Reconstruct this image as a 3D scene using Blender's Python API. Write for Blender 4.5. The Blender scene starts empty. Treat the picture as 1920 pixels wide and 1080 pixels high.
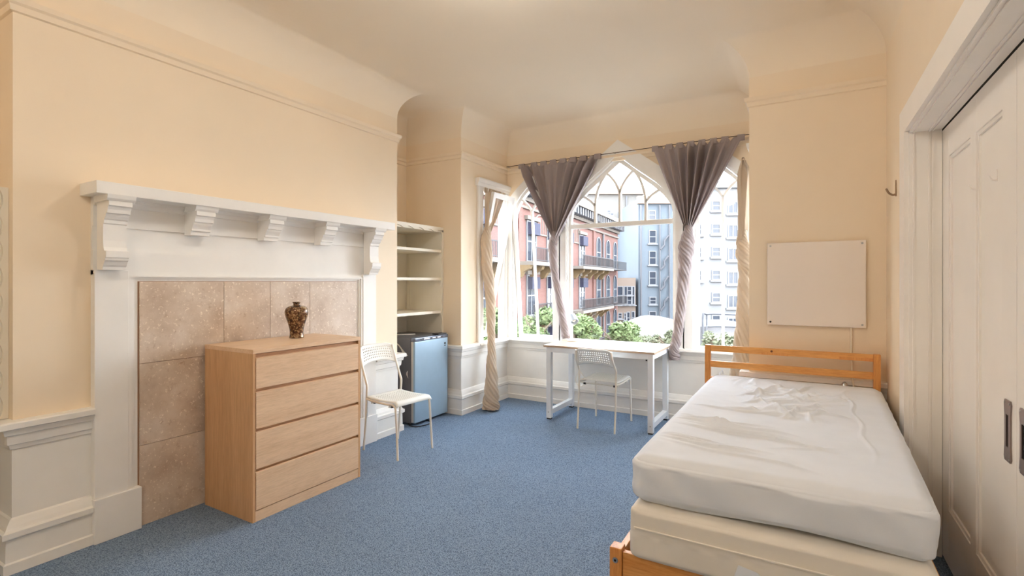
import bpy, bmesh, math, random
from mathutils import Vector, Matrix, noise

random.seed(7)
sc = bpy.context.scene
col = sc.collection

# ------------------------------------------------------------------ camera, sky, sun, exposure
EYE = 1.39
YAW = math.radians(30.2)
FPX = 943.0
cam_d = bpy.data.cameras.new('camera')
cam_d.sensor_width = 36.0
cam_d.lens = FPX / 1920 * 36.0
cam_d.shift_y = -11 / 1920
cam_d.clip_start = 0.02
cam_d.clip_end = 500
cam = bpy.data.objects.new('camera', cam_d)
cam.location = (0, 0, EYE)
cam.rotation_euler = (math.pi / 2, 0, YAW)
col.objects.link(cam)
sc.camera = cam

w = bpy.data.worlds.new('world')
sc.world = w
w.use_nodes = True
nt = w.node_tree
bg = nt.nodes['Background']
geo = nt.nodes.new('ShaderNodeTexCoord')
sep = nt.nodes.new('ShaderNodeSeparateXYZ')
nt.links.new(geo.outputs['Generated'], sep.inputs[0])
ramp = nt.nodes.new('ShaderNodeValToRGB')
ramp.color_ramp.elements[0].position = 0.0
ramp.color_ramp.elements[0].color = (0.93, 0.96, 1.0, 1)
ramp.color_ramp.elements[1].position = 0.9
ramp.color_ramp.elements[1].color = (0.72, 0.85, 1.0, 1)
nt.links.new(sep.outputs[2], ramp.inputs[0])
nt.links.new(ramp.outputs[0], bg.inputs[0])
bg.inputs[1].default_value = 14.0

sun_d = bpy.data.lights.new('sun', 'SUN')
sun_d.energy = 3.0
sun_d.angle = math.radians(2)
sun_d.color = (1.0, 0.95, 0.88)
sun = bpy.data.objects.new('sun', sun_d)
sun.rotation_euler = Vector((-0.25, 0.25, -0.93)).to_track_quat('-Z', 'Y').to_euler()
col.objects.link(sun)

sc.view_settings.view_transform = 'Standard'
sc.view_settings.look = 'None'
sc.view_settings.gamma = 1
sc.view_settings.use_curve_mapping = False
sc.view_settings.exposure = 0.2
sc.cycles.diffuse_bounces = 7
sc.cycles.max_bounces = 14
sc.cycles.transparent_max_bounces = 16
sc.cycles.caustics_reflective = False
sc.cycles.caustics_refractive = False

# ------------------------------------------------------------------ materials
def srgb(r, g, b):
    f = lambda c: (c / 255 / 12.92) if c / 255 <= 0.04045 else ((c / 255 + 0.055) / 1.055) ** 2.4
    return (f(r), f(g), f(b), 1.0)

class NT:
    def __init__(s, name):
        s.m = bpy.data.materials.new(name)
        s.m.use_nodes = True
        s.t = s.m.node_tree
        s.b = s.t.nodes['Principled BSDF']
        s.out = s.t.nodes['Material Output']
    def n(s, kind, **kw):
        x = s.t.nodes.new(kind)
        for k, v in kw.items():
            if k in x.inputs.keys():
                x.inputs[k].default_value = v
            else:
                setattr(x, k, v)
        return x
    def l(s, a, b):
        s.t.links.new(a, b)
    def coord(s, scale=(1, 1, 1), rot=(0, 0, 0), which='Object'):
        c = s.n('ShaderNodeTexCoord')
        m = s.n('ShaderNodeMapping')
        m.inputs['Scale'].default_value = scale
        m.inputs['Rotation'].default_value = rot
        s.l(c.outputs[which], m.inputs[0])
        return m.outputs[0]
    def noise(s, vec, scale, detail=4, rough=.55):
        x = s.n('ShaderNodeTexNoise')
        x.inputs['Scale'].default_value = scale
        x.inputs['Detail'].default_value = detail
        x.inputs['Roughness'].default_value = rough
        s.l(vec, x.inputs['Vector'])
        return x.outputs['Fac']
    def ramp(s, fac, stops):
        r = s.n('ShaderNodeValToRGB')
        e = r.color_ramp.elements
        while len(e) < len(stops):
            e.new(0.5)
        for k, (p, c) in enumerate(stops):
            e[k].position = p
            e[k].color = c if len(c) == 4 else (*c, 1)
        s.l(fac, r.inputs[0])
        return r.outputs[0]
    def mix(s, fac, a, b, mode='MIX'):
        x = s.n('ShaderNodeMix', data_type='RGBA', blend_type=mode)
        for sock, v in ((x.inputs[0], fac), (x.inputs[6], a), (x.inputs[7], b)):
            if hasattr(v, 'is_linked') or hasattr(v, 'links'):
                s.l(v, sock)
            else:
                sock.default_value = v
        return x.outputs[2]
    def bump(s, h, strength, dist=.01):
        b = s.n('ShaderNodeBump')
        b.inputs['Strength'].default_value = strength
        b.inputs['Distance'].default_value = dist
        s.l(h, b.inputs['Height'])
        s.l(b.outputs[0], s.b.inputs['Normal'])
    def base(s, c):
        if hasattr(c, 'links'):
            s.l(c, s.b.inputs['Base Color'])
        else:
            s.b.inputs['Base Color'].default_value = c
    def set(s, **kw):
        for k, v in kw.items():
            s.b.inputs[k.replace('_', ' ')].default_value = v
        return s.m

def paint(name, c, rough=.5, var=.06, scale=2.0, bump=.05, bscale=40, spec=.3):
    k = NT(name)
    v = k.coord()
    f = k.noise(v, scale, 5)
    d = tuple(x * (1 - var) for x in c[:3]) + (1,)
    u = tuple(min(1, x * (1 + var * .6)) for x in c[:3]) + (1,)
    k.base(k.ramp(f, [(.3, d), (.7, u)]))
    if bump:
        k.bump(k.noise(v, bscale, 3), bump, .004)
    k.set(Roughness=rough)
    k.b.inputs['Specular IOR Level'].default_value = spec
    return k.m

def plain(name, c, rough=.5, metal=0.0, spec=.5):
    k = NT(name)
    v = k.coord()
    f = k.noise(v, 12, 3)
    k.base(k.ramp(f, [(.3, tuple(x * .96 for x in c[:3])), (.7, c)]))
    k.set(Roughness=rough, Metallic=metal)
    k.b.inputs['Specular IOR Level'].default_value = spec
    return k.m

def wood(name, light, dark, scale, rough=.45, fine=1.0, rot=(0, 0, 0), streak=.6):
    k = NT(name)
    v = k.coord(scale=scale, rot=rot)
    oi = k.n('ShaderNodeObjectInfo')
    add = k.n('ShaderNodeVectorMath', operation='ADD')
    sc_ = k.n('ShaderNodeVectorMath', operation='SCALE')
    comb = k.n('ShaderNodeCombineXYZ')
    for i in range(3):
        k.l(oi.outputs['Random'], comb.inputs[i])
    k.l(comb.outputs[0], sc_.inputs[0])
    sc_.inputs['Scale'].default_value = 13.0
    k.l(v, add.inputs[0])
    k.l(sc_.outputs[0], add.inputs[1])
    p = add.outputs[0]
    f1 = k.noise(p, 1.0, 6, .6)
    f2 = k.noise(p, 7.0 * fine, 4, .7)
    c1 = k.ramp(f1, [(.32, dark), (.62, light)])
    c2 = k.ramp(f2, [(.35, tuple(x * .82 for x in dark[:3])), (.6, light)])
    k.base(k.mix(1 - streak, c1, c2))
    k.bump(f2, .08, .002)
    k.set(Roughness=rough)
    k.b.inputs['Specular IOR Level'].default_value = .35
    return k.m

M = {}
M['wall'] = paint('cream_wall_paint', srgb(241, 224, 199), .55, .035, 1.3, .06, 60)
M['ceil'] = paint('cream_ceiling_paint', srgb(242, 228, 206), .6, .025, 1.0, .05, 50)
M['white'] = paint('white_trim_paint', srgb(241, 239, 235), .4, .03, 5, .03, 30, .4)
M['wains'] = paint('white_wainscot_paint', srgb(240, 237, 231), .45, .04, 4, .04, 25, .35)
M['door'] = paint('white_door_paint', srgb(247, 242, 235), .38, .03, 3, .03, 25, .4)
M['shelfpaint'] = paint('white_shelf_paint', srgb(238, 232, 218), .5, .03, 5, .03, 30)

# carpet: blue grey loop pile
k = NT('blue_loop_carpet')
v = k.coord()
vor = k.n('ShaderNodeTexVoronoi')
vor.inputs['Scale'].default_value = 165
k.l(v, vor.inputs['Vector'])
f = k.noise(v, 260, 2)
big = k.noise(v, .9, 3)
c1 = k.ramp(vor.outputs['Distance'], [(.05, srgb(192, 210, 230)), (.45, srgb(122, 144, 172)), (.85, srgb(52, 62, 80))])
c2 = k.ramp(f, [(.3, srgb(74, 94, 124)), (.7, srgb(168, 192, 218))])
c3 = k.mix(.45, c1, c2)
c4 = k.mix(k.ramp(big, [(.35, (0, 0, 0)), (.65, (1, 1, 1))]), c3, k.mix(.12, c3, srgb(60, 58, 62)))
k.base(c4)
k.bump(vor.outputs['Distance'], .6, .006)
k.set(Roughness=.95)
k.b.inputs['Specular IOR Level'].default_value = .08
M['carpet'] = k.m

# travertine
k = NT('travertine_tile')
v = k.coord()
oi = k.n('ShaderNodeObjectInfo')
add = k.n('ShaderNodeVectorMath', operation='ADD')
k.l(v, add.inputs[0]); k.l(oi.outputs['Random'], add.inputs[1])
p = add.outputs[0]
f1 = k.noise(p, 5, 6, .6)
c = k.ramp(f1, [(.3, srgb(186, 164, 144)), (.5, srgb(206, 188, 170)), (.72, srgb(220, 206, 192))])
f2 = k.noise(p, 22, 8, .7)
c = k.mix(k.ramp(f2, [(.57, (0, 0, 0)), (.70, (.6, .6, .6))]), c, srgb(160, 128, 102))
f3 = k.noise(p, 62, 5, .65)
c = k.mix(k.ramp(f3, [(.585, (0, 0, 0)), (.66, (.85, .85, .85))]), c, srgb(244, 232, 216))
f4 = k.noise(p, 12, 7, .78)
c = k.mix(k.ramp(f4, [(.655, (0, 0, 0)), (.68, (.9, .9, .9))]), c, srgb(238, 222, 202))
k.base(c)
k.bump(f2, .25, .004)
k.set(Roughness=.35)
M['tile'] = k.m
M['grout'] = plain('brown_grout', srgb(150, 110, 84), .9)

M['oak_h'] = wood('oak_veneer_along_y', srgb(236, 204, 170), srgb(219, 183, 147), (14, 1.2, 14), .42, 1.4)
M['oak_v'] = wood('oak_veneer_upright', srgb(216, 172, 128), srgb(197, 151, 108), (14, 14, .8), .45, 1.2)
M['oak_dark'] = wood('oak_groove', srgb(212, 170, 132), srgb(196, 152, 114), (14, 1.2, 14), .5, 1.2)
M['pine_x'] = wood('pine_along_x', srgb(236, 178, 108), srgb(206, 136, 66), (1.6, 16, 16), .42, 1.0)
M['pine_y'] = wood('pine_along_y', srgb(236, 178, 108), srgb(206, 136, 66), (16, 1.6, 16), .42, 1.0)
M['pine_z'] = wood('pine_upright', srgb(230, 166, 96), srgb(200, 126, 62), (16, 16, 1.6), .42, 1.0)
M['knot'] = plain('pine_knot', srgb(110, 62, 34), .5)
M['desktop'] = wood('pale_beech_desktop', srgb(204, 180, 156), srgb(184, 156, 130), (1.4, 12, 12), .34, 1.2)
M['metal_white'] = plain('white_powder_coat', srgb(236, 240, 244), .35)
M['plastic_white'] = plain('white_plastic', srgb(240, 240, 234), .38)
M['cream_tube'] = plain('off_white_tube', srgb(238, 232, 220), .35)
M['black'] = plain('black_plastic', srgb(28, 26, 28), .45)
M['dark'] = plain('dark_void', srgb(40, 32, 28), .9)
M['steel'] = plain('steel', srgb(190, 190, 190), .3, 1.0)
M['fr_body'] = paint('fridge_grey_side', srgb(108, 106, 110), .35, .08, 6, .03, 200, .5)
M['fr_door'] = plain('fridge_silver_door', srgb(164, 190, 210), .3, .3)
M['fr_top'] = plain('fridge_chrome_strip', srgb(130, 138, 156), .15, .8)
M['gasket'] = plain('fridge_gasket', srgb(206, 202, 194), .6)
M['paper'] = plain('torn_tape', srgb(226, 220, 208), .8)
M['board'] = paint('whiteboard_face', srgb(240, 230, 220), .3, .01, 2, 0)
M['handle'] = plain('aged_nickel', srgb(150, 136, 132), .32, .9)
M['hook'] = plain('worn_brass_hook', srgb(160, 136, 112), .35, .9)
M['cable'] = plain('white_cable', srgb(240, 228, 208), .5)
M['wire'] = plain('dark_wire', srgb(84, 70, 58), .5, .6)

def cloth(name, c, trans=.25, bs=400):
    k = NT(name)
    v = k.coord()
    f = k.noise(v, 3, 4)
    cc = k.ramp(f, [(.3, tuple(x * .92 for x in c[:3])), (.7, c)])
    k.base(cc)
    k.bump(k.noise(v, bs, 2), .12, .002)
    k.set(Roughness=.85)
    k.b.inputs['Specular IOR Level'].default_value = .15
    if trans:
        t = k.n('ShaderNodeBsdfTranslucent')
        k.l(cc, t.inputs[0])
        mx = k.n('ShaderNodeMixShader')
        mx.inputs[0].default_value = trans
        k.l(k.b.outputs[0], mx.inputs[1]); k.l(t.outputs[0], mx.inputs[2])
        k.l(mx.outputs[0], k.out.inputs[0])
    return k.m
M['grey_cloth'] = cloth('grey_curtain_cloth', srgb(190, 178, 177), .33)
M['beige_cloth'] = cloth('beige_curtain_cloth', srgb(226, 210, 190), .25)
M['sheet'] = cloth('white_sheet_cotton', srgb(234, 240, 250), .0)
M['boxcloth'] = cloth('cream_box_spring_cloth', srgb(238, 233, 224), .0)

def glass(name, refl=1.0):
    k = NT(name)
    t = k.n('ShaderNodeBsdfTransparent')
    t.inputs[0].default_value = (.985, .99, .99, 1)
    g = k.n('ShaderNodeBsdfGlossy')
    g.inputs['Roughness'].default_value = .02
    lw = k.n('ShaderNodeLayerWeight')
    lw.inputs[0].default_value = .5
    pw = k.n('ShaderNodeMath', operation='POWER')
    pw.inputs[1].default_value = 4.0
    k.l(lw.outputs['Facing'], pw.inputs[0])
    fr = k.n('ShaderNodeMath', operation='MULTIPLY_ADD')
    fr.inputs[1].default_value = .55
    fr.inputs[2].default_value = .02
    k.l(pw.outputs[0], fr.inputs[0])
    nz = k.noise(k.coord(), 3, 2)
    b = k.n('ShaderNodeBump')
    b.inputs['Strength'].default_value = .02
    k.l(nz, b.inputs['Height'])
    k.l(b.outputs[0], g.inputs['Normal'])
    mx = k.n('ShaderNodeMixShader')
    k.l(fr.outputs[0], mx.inputs[0])
    k.l(t.outputs[0], mx.inputs[1]); k.l(g.outputs[0], mx.inputs[2])
    k.l(mx.outputs[0], k.out.inputs[0])
    return k.m
M['glass'] = glass('window_glass')

# vase: mottled gilt / brown / black lacquer
k = NT('mottled_lacquer')
v = k.coord()
vo = k.n('ShaderNodeTexVoronoi'); vo.inputs['Scale'].default_value = 75
k.l(v, vo.inputs['Vector'])
f = k.noise(v, 40, 5, .7)
c = k.ramp(f, [(.36, srgb(30, 26, 24)), (.47, srgb(84, 54, 38)), (.57, srgb(132, 96, 66)), (.68, srgb(200, 180, 144))])
c = k.mix(k.ramp(vo.outputs['Distance'], [(.2, (.55, .55, .55)), (.5, (0, 0, 0))]), c, srgb(196, 168, 120))
k.base(c)
k.set(Roughness=.14, Metallic=.35)
M['vase'] = k.m

# ------------------------------------------------------------------ geometry helpers
def new(name, bm, mat, parent=None, smooth=False, loc=None):
    me = bpy.data.meshes.new(name)
    bmesh.ops.recalc_face_normals(bm, faces=bm.faces)
    bm.to_mesh(me)
    bm.free()
    mats = mat if isinstance(mat, (list, tuple)) else [mat]
    for m in mats:
        me.materials.append(m)
    if smooth:
        for p in me.polygons:
            p.use_smooth = True
        try:
            me.set_sharp_from_angle(angle=math.radians(smooth if smooth is not True else 40))
        except Exception:
            pass
    o = bpy.data.objects.new(name, me)
    if loc is not None:
        o.location = loc
    col.objects.link(o)
    if parent is not None:
        o.parent = parent
    return o

def tag(o, label=None, cat=None, group=None, kind=None):
    if label: o['label'] = label
    if cat: o['category'] = cat
    if group: o['group'] = group
    if kind: o['kind'] = kind
    return o

def thing(name, label, cat, loc=(0, 0, 0), rz=0, group=None):
    o = bpy.data.objects.new(name, None)
    o.empty_display_size = .05
    o.location = loc
    o.rotation_euler = (0, 0, rz)
    col.objects.link(o)
    return tag(o, label, cat, group)

def struct(o, label=None):
    o['kind'] = 'structure'
    if label: o['label'] = label
    return o

def B():
    return bmesh.new()

def box(bm, x0, x1, y0, y1, z0, z1, bev=0.0):
    vs = [bm.verts.new(p) for p in ((x0, y0, z0), (x1, y0, z0), (x1, y1, z0), (x0, y1, z0), (x0, y0, z1), (x1, y0, z1), (x1, y1, z1), (x0, y1, z1))]
    fs = [bm.faces.new([vs[i] for i in q]) for q in ((0, 3, 2, 1), (4, 5, 6, 7), (0, 1, 5, 4), (1, 2, 6, 5), (2, 3, 7, 6), (3, 0, 4, 7))]
    if bev:
        es = list({e for f in fs for e in f.edges})
        bmesh.ops.bevel(bm, geom=es, offset=bev, segments=2, affect='EDGES', profile=.6)
    return bm

def boxo(name, dims, mat, parent=None, bev=0.0):
    return new(name, box(B(), *dims, bev), mat, parent)

def prism(bm, pts, axis, a0, a1):
    """extrude a 2D outline; axis 'x': pts=(y,z); 'y': pts=(x,z); 'z': pts=(x,y)"""
    def P(p, a):
        return {'x': (a, p[0], p[1]), 'y': (p[0], a, p[1]), 'z': (p[0], p[1], a)}[axis]
    lo = [bm.verts.new(P(p, a0)) for p in pts]
    hi = [bm.verts.new(P(p, a1)) for p in pts]
    n = len(pts)
    bm.faces.new(lo); bm.faces.new(list(reversed(hi)))
    for i in range(n):
        j = (i + 1) % n
        bm.faces.new((lo[i], lo[j], hi[j], hi[i]))
    return bm

def tube(bm, pts, r, seg=10, cap=True, rfun=None):
    pts = [Vector(p) for p in pts]
    n = len(pts)
    tang = []
    for i in range(n):
        a = pts[max(0, i - 1)]; b = pts[min(n - 1, i + 1)]
        tang.append((b - a).normalized())
    up = Vector((0, 0, 1)) if abs(tang[0].z) < .9 else Vector((1, 0, 0))
    nrm = (up - tang[0] * up.dot(tang[0])).normalized()
    rings = []
    for i in range(n):
        t = tang[i]
        nrm = (nrm - t * nrm.dot(t)).normalized()
        bi = t.cross(nrm)
        ring = []
        for k in range(seg):
            a = 2 * math.pi * k / seg
            rr = r if rfun is None else rfun(i / (n - 1), a, i)
            if rfun is None and isinstance(r, (list, tuple)):
                rr = r[i]
            ring.append(bm.verts.new(pts[i] + (nrm * math.cos(a) + bi * math.sin(a)) * rr))
        rings.append(ring)
    for i in range(n - 1):
        for k in range(seg):
            k2 = (k + 1) % seg
            bm.faces.new((rings[i][k], rings[i][k2], rings[i + 1][k2], rings[i + 1][k]))
    if cap:
        bm.faces.new(list(reversed(rings[0]))); bm.faces.new(rings[-1])
    return bm

def smooth_path(pts, n=8):
    """Catmull-Rom through pts"""
    P = [Vector(p) for p in pts]
    P = [P[0] * 2 - P[1]] + P + [P[-1] * 2 - P[-2]]
    out = []
    for i in range(1, len(P) - 2):
        for k in range(n):
            t = k / n
            a, b, c, d = P[i - 1], P[i], P[i + 1], P[i + 2]
            out.append(.5 * ((2 * b) + (c - a) * t + (2 * a - 5 * b + 4 * c - d) * t * t + (-a + 3 * b - 3 * c + d) * t ** 3))
    out.append(P[-2])
    return out

def lathe(bm, prof, seg=32, c=(0, 0)):
    rings = []
    for r, z in prof:
        rings.append([bm.verts.new((c[0] + r * math.cos(2 * math.pi * k / seg), c[1] + r * math.sin(2 * math.pi * k / seg), z)) for k in range(seg)])
    for i in range(len(rings) - 1):
        for k in range(seg):
            k2 = (k + 1) % seg
            bm.faces.new((rings[i][k], rings[i][k2], rings[i + 1][k2], rings[i + 1][k]))
    bm.faces.new(list(reversed(rings[0]))); bm.faces.new(rings[-1])
    return bm

def cyl(bm, p0, p1, r, seg=12):
    return tube(bm, [p0, p1], r, seg)

def poly_holes(outline, holes, mapf, thick):
    """flat polygon with holes, extruded; mapf(u,v,d) -> xyz"""
    bm = B()
    def loop(pts):
        vs = [bm.verts.new((p[0], p[1], 0)) for p in pts]
        return [bm.edges.new((vs[i], vs[(i + 1) % len(vs)])) for i in range(len(vs))]
    es = loop(outline)
    for h in holes:
        es += loop(h)
    r = bmesh.ops.triangle_fill(bm, edges=es, use_beauty=True, use_dissolve=False)
    fs = [g for g in r['geom'] if isinstance(g, bmesh.types.BMFace)]
    ex = bmesh.ops.extrude_face_region(bm, geom=fs)
    for g in ex['geom']:
        if isinstance(g, bmesh.types.BMVert):
            g.co.z = thick
    for vtx in bm.verts:
        vtx.co = Vector(mapf(vtx.co.x, vtx.co.y, vtx.co.z))
    return bm

def ring(bm, outer, inner, mapf, d0, d1):
    """frame between two matching closed outlines, given depth"""
    n = len(outer)
    a = [bm.verts.new(mapf(p[0], p[1], d0)) for p in outer]
    b = [bm.verts.new(mapf(p[0], p[1], d0)) for p in inner]
    c = [bm.verts.new(mapf(p[0], p[1], d1)) for p in outer]
    d = [bm.verts.new(mapf(p[0], p[1], d1)) for p in inner]
    for i in range(n):
        j = (i + 1) % n
        for q in ((a[i], a[j], b[j], b[i]), (d[i], d[j], c[j], c[i]), (b[i], b[j], d[j], d[i]), (c[i], c[j], a[j], a[i])):
            bm.faces.new(q)
    return bm

def plate(bm, pts, mapf, d0, d1):
    a = [bm.verts.new(mapf(p[0], p[1], d0)) for p in pts]
    b = [bm.verts.new(mapf(p[0], p[1], d1)) for p in pts]
    bm.faces.new(a); bm.faces.new(list(reversed(b)))
    n = len(pts)
    for i in range(n):
        j = (i + 1) % n
        bm.faces.new((a[i], b[i], b[j], a[j]))
    return bm

def offset_path(P, d, closed):
    n = len(P)
    out = []
    for i in range(n):
        p = Vector(P[i])
        def nn(a, b):
            t = (Vector(b) - Vector(a)).normalized()
            return Vector((-t.y, t.x))
        if closed or 0 < i < n - 1:
            n1 = nn(P[i - 1], P[i]); n2 = nn(P[i], P[(i + 1) % n])
            m = n1 + n2
            m = m / max(.2, m.dot(n1))
            out.append(p + m * d)
        elif i == 0:
            out.append(p + nn(P[0], P[1]) * d)
        else:
            out.append(p + nn(P[-2], P[-1]) * d)
    return out

def sweep(bm, P, prof, closed=False, caps=True):
    """sweep a (offset,z) profile along a plan path; interior lies on the left"""
    cols = []
    for d, z in prof:
        cols.append([bm.verts.new((q.x, q.y, z)) for q in offset_path(P, d, closed)])
    n = len(P)
    for i in range(len(prof) - 1):
        for j in range(n if closed else n - 1):
            j2 = (j + 1) % n
            bm.faces.new((cols[i][j], cols[i][j2], cols[i + 1][j2], cols[i + 1][j]))
    if not closed and caps:
        for j in (0, n - 1):
            if len(prof) > 2:
                bm.faces.new([c[j] for c in cols])
    return bm

# ------------------------------------------------------------------ the room shell
XL, XR, YW, YB = -3.30, 0.47, 5.26, 4.15          # chimney breast, right wall, window wall, wall behind bed
XBL, XBR = -3.13, -0.36                            # side walls of the window bay
YN0, YN1, XN = 3.53, 4.31, -3.89                   # shelf niche
YC0, YBACK = 0.885, -1.4
ROOM = [(XR, YBACK), (XR, YB), (XBR, YB), (XBR, YW), (XBL, YW), (XBL, YN1), (XN, YN1), (XN, YN0), (XL, YN0), (XL, YC0), (XN, YC0), (XN, YBACK)]
Z0C, RC = 2.92, 0.28
ZC = Z0C + RC

bm = B()
box(bm, -4.1, .9, -1.6, 5.5, -.12, 0)
struct(new('floor', bm, M['carpet']), 'blue grey loop pile carpet over the whole room')

bm = B()
prof = [(RC * (1 - math.cos(a)), Z0C + RC * math.sin(a)) for a in [math.pi / 2 * i / 12 for i in range(13)]]
sweep(bm, ROOM, prof, closed=True)
top = offset_path(ROOM, RC, True)
vs = [bm.verts.new((p.x, p.y, ZC)) for p in top]
es = [bm.edges.new((vs[i], vs[(i + 1) % len(vs)])) for i in range(len(vs))]
bmesh.ops.triangle_fill(bm, edges=es, use_beauty=True)
bmesh.ops.remove_doubles(bm, verts=bm.verts, dist=.0005)
vs = [bm.verts.new(p) for p in ((-4.3, -1.7, ZC + .05), (.9, -1.7, ZC + .05), (.9, 5.6, ZC + .05), (-4.3, 5.6, ZC + .05))]
bm.faces.new(vs)
struct(new('ceiling', bm, M['ceil'], smooth=35), 'cream ceiling with a rounded cove along the walls')

# ---- openings in the window wall (u = X, v = Z)
XCEN = (XBL + XBR) / 2 + .01
SILL = 0.69
def mirror(half):
    """half outline from apex (0,z) down the right side -> closed outline"""
    return [(u, z) for u, z in half] + [(-u, z) for u, z in reversed(half) if u > 1e-6]
def shift(pts, dx):
    return [(u + dx, z) for u, z in pts]
def dense(half, n=3):
    out = []
    for a, b in zip(half[:-1], half[1:]):
        for k in range(n):
            t = k / n
            out.append((a[0] + (b[0] - a[0]) * t, a[1] + (b[1] - a[1]) * t))
    return out + [half[-1]]
C_OUT = [(0, 2.92), (.22, 2.755), (.44, 2.59), (.55, 2.49), (.64, 2.38), (.685, 2.27), (.69, 2.16), (.69, 1.6), (.69, SILL)]
C_OPEN = [(0, 2.765), (.20, 2.61), (.40, 2.455), (.48, 2.38), (.555, 2.29), (.598, 2.20), (.605, 2.11), (.605, 1.6), (.605, SILL)]
C_GLASS = [(0, 2.685), (.18, 2.545), (.36, 2.40), (.43, 2.335), (.50, 2.265), (.55, 2.19), (.565, 2.10), (.565, 1.6), (.565, .745)]
S_OUT = [(0, 2.675), (.1, 2.60), (.2, 2.515), (.28, 2.435), (.34, 2.345), (.362, 2.24), (.365, 2.1), (.365, 1.5), (.365, SILL)]
S_OPEN = [(0, 2.555), (.08, 2.495), (.15, 2.425), (.215, 2.335), (.255, 2.24), (.27, 2.14), (.272, 2.02), (.272, 1.5), (.272, SILL)]
S_GLASS = [(0, 2.485), (.06, 2.435), (.12, 2.375), (.172, 2.30), (.205, 2.22), (.217, 2.13), (.218, 2.0), (.218, 1.5), (.218, .75)]
XSL, XSR = XCEN - 1.042, XCEN + 1.042

WT = .085
def wmap(u, v, d):       # window wall: depth d outwards (+Y)
    return (u, YW + d, v)
holes = [shift(mirror(C_OPEN), XCEN), shift(mirror(S_OPEN), XSL), shift(mirror(S_OPEN), XSR)]
struct(new('wall_window', poly_holes([(XBL - .08, 0), (XBR + .08, 0), (XBR + .08, ZC + .05), (XBL - .08, ZC + .05)], holes, wmap, WT), M['wall']))

# bay side walls with one narrow rectangular window each (u = Y, v = Z)
SW0, SW1, SWZ = 4.70, 5.205, 2.44
def lmap(u, v, d): return (XBL - d, u, v)
def rmap(u, v, d): return (XBR + d, u, v)
hole = [(SW0, SILL), (SW1, SILL), (SW1, SWZ), (SW0, SWZ)]
struct(new('wall_bay_left', poly_holes([(YN1 + .001, 0), (YW + WT, 0), (YW + WT, ZC + .05), (YN1 + .001, ZC + .05)], [hole], lmap, WT), M['wall']))
struct(new('wall_bay_right', poly_holes([(YB + .001, 0), (YW + WT, 0), (YW + WT, ZC + .05), (YB + .001, ZC + .05)], [hole], rmap, WT), M['wall']))
struct(boxo('wall_behind_bed', (XBR + .001, XR + .3, YB, YB + .15, 0, ZC + .05), M['wall']))
struct(boxo('wall_niche_side', (XN - .2, XBL - .0005, YN1, YN1 + .02, 0, ZC + .05), M['wall']))
struct(boxo('wall_niche_back', (XN - .1, XN, YN0 - .01, YN1 + .01, 0, ZC + .05), M['wall']))
struct(boxo('wall_chimney_breast', (XN - .1, XL, YC0, YN0, 0, ZC + .05), M['wall']))
struct(boxo('wall_left', (XN - .1, XN, YBACK - .1, YC0 + .01, 0, ZC + .05), M['wall']))
struct(boxo('wall_rear', (XN - .1, XR + .3, YBACK - .1, YBACK, 0, ZC + .05), M['wall']))
DY0, DY1, DZ = 1.22, 3.30, 2.175
def rwmap(u, v, d): return (XR + d, u, v)
struct(new('wall_right', poly_holes([(YBACK, 0), (DY0, 0), (DY0, DZ), (DY1, DZ), (DY1, 0), (YB + .02, 0), (YB + .02, ZC + .05), (YBACK, ZC + .05)], [], rwmap, .13), M['wall']))
struct(boxo('dark_door_backing', (.665, .70, YBACK, YB, 0, 2.6), M['dark']))  # added dark panel that keeps sky light out of the door gaps

# ---- mouldings
BASE = [(0, 0), (.045, 0), (.045, .05), (.036, .056), (.034, .16), (.05, .172), (.05, .198), (.036, .206), (.03, .222), (.014, .25), (.005, .256), (.005, .59), (0, .59)]
RAIL = [(0, .585), (.014, .587), (.018, .607), (.026, .612), (.03, .655), (.04, .66), (.045, .686), (.062, .692), (.062, .718), (.056, .724), (0, .725)]
PICT = [(0, 2.695), (.012, 2.70), (.016, 2.728), (.028, 2.738), (.034, 2.762), (0, 2.765)]
paths = {
    'niche_left': [(XL, 1.19), (XL, YC0), (XL - .55, YC0)][::1],
    'chimney_right': [(XN, YN0), (XL, YN0), (XL, 3.215)],
    'bay': [(XBR, YB + .001), (XBR, YW), (XBL, YW), (XBL, YN1), (XL - .06, YN1)],
    'bed': [(XR, YB), (XBR, YB), (XBR, YB + .05)],
}
n = 0
for nm, P in paths.items():
    struct(new('baseboard_' + nm, sweep(B(), P, BASE), M['wains']))
    n += 1
    struct(new('trim_%d' % n, sweep(B(), P, RAIL), M['wains']), 'white chair rail moulding')
n += 1
struct(new('trim_%d' % n, sweep(B(), [(XR, YB), (XBR, YB), (XBR, YW), (XBL, YW), (XBL, YN1), (XN, YN1), (XN, YN0), (XL, YN0), (XL, YC0), (XN, YC0)], PICT), M['wall']), 'cream picture rail moulding below the ceiling cove')

# ---- door casing and jamb
bm = B()
prism(bm, [(DY1, 0), (DY1 + .145, 0), (DY1 + .145, DZ + .13), (DY0 - .145, DZ + .13), (DY0 - .145, 0), (DY0, 0), (DY0, DZ), (DY1, DZ)], 'x', XR - .022, XR)
n += 1
casing = struct(new('trim_%d' % n, bm, M['door']), 'white flat door casing on the right wall')
bm = B()
box(bm, XR - .002, .60, DY1 - .012, DY1 + .001, 0, DZ)
box(bm, XR - .002, .60, DY0 - .001, DY0 + .012, 0, DZ)
box(bm, XR - .002, .60, DY0, DY1, DZ - .012, DZ + .001)
for xx in (XR + .012, XR + .075, XR + .09):
    box(bm, xx, xx + .007, DY1 - .018, DY1 - .012, 0, DZ - .012)
    box(bm, xx, xx + .007, DY0 + .012, DY1 - .012, DZ - .018, DZ - .012)
new('door_jamb', bm, M['door'], casing)

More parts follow.
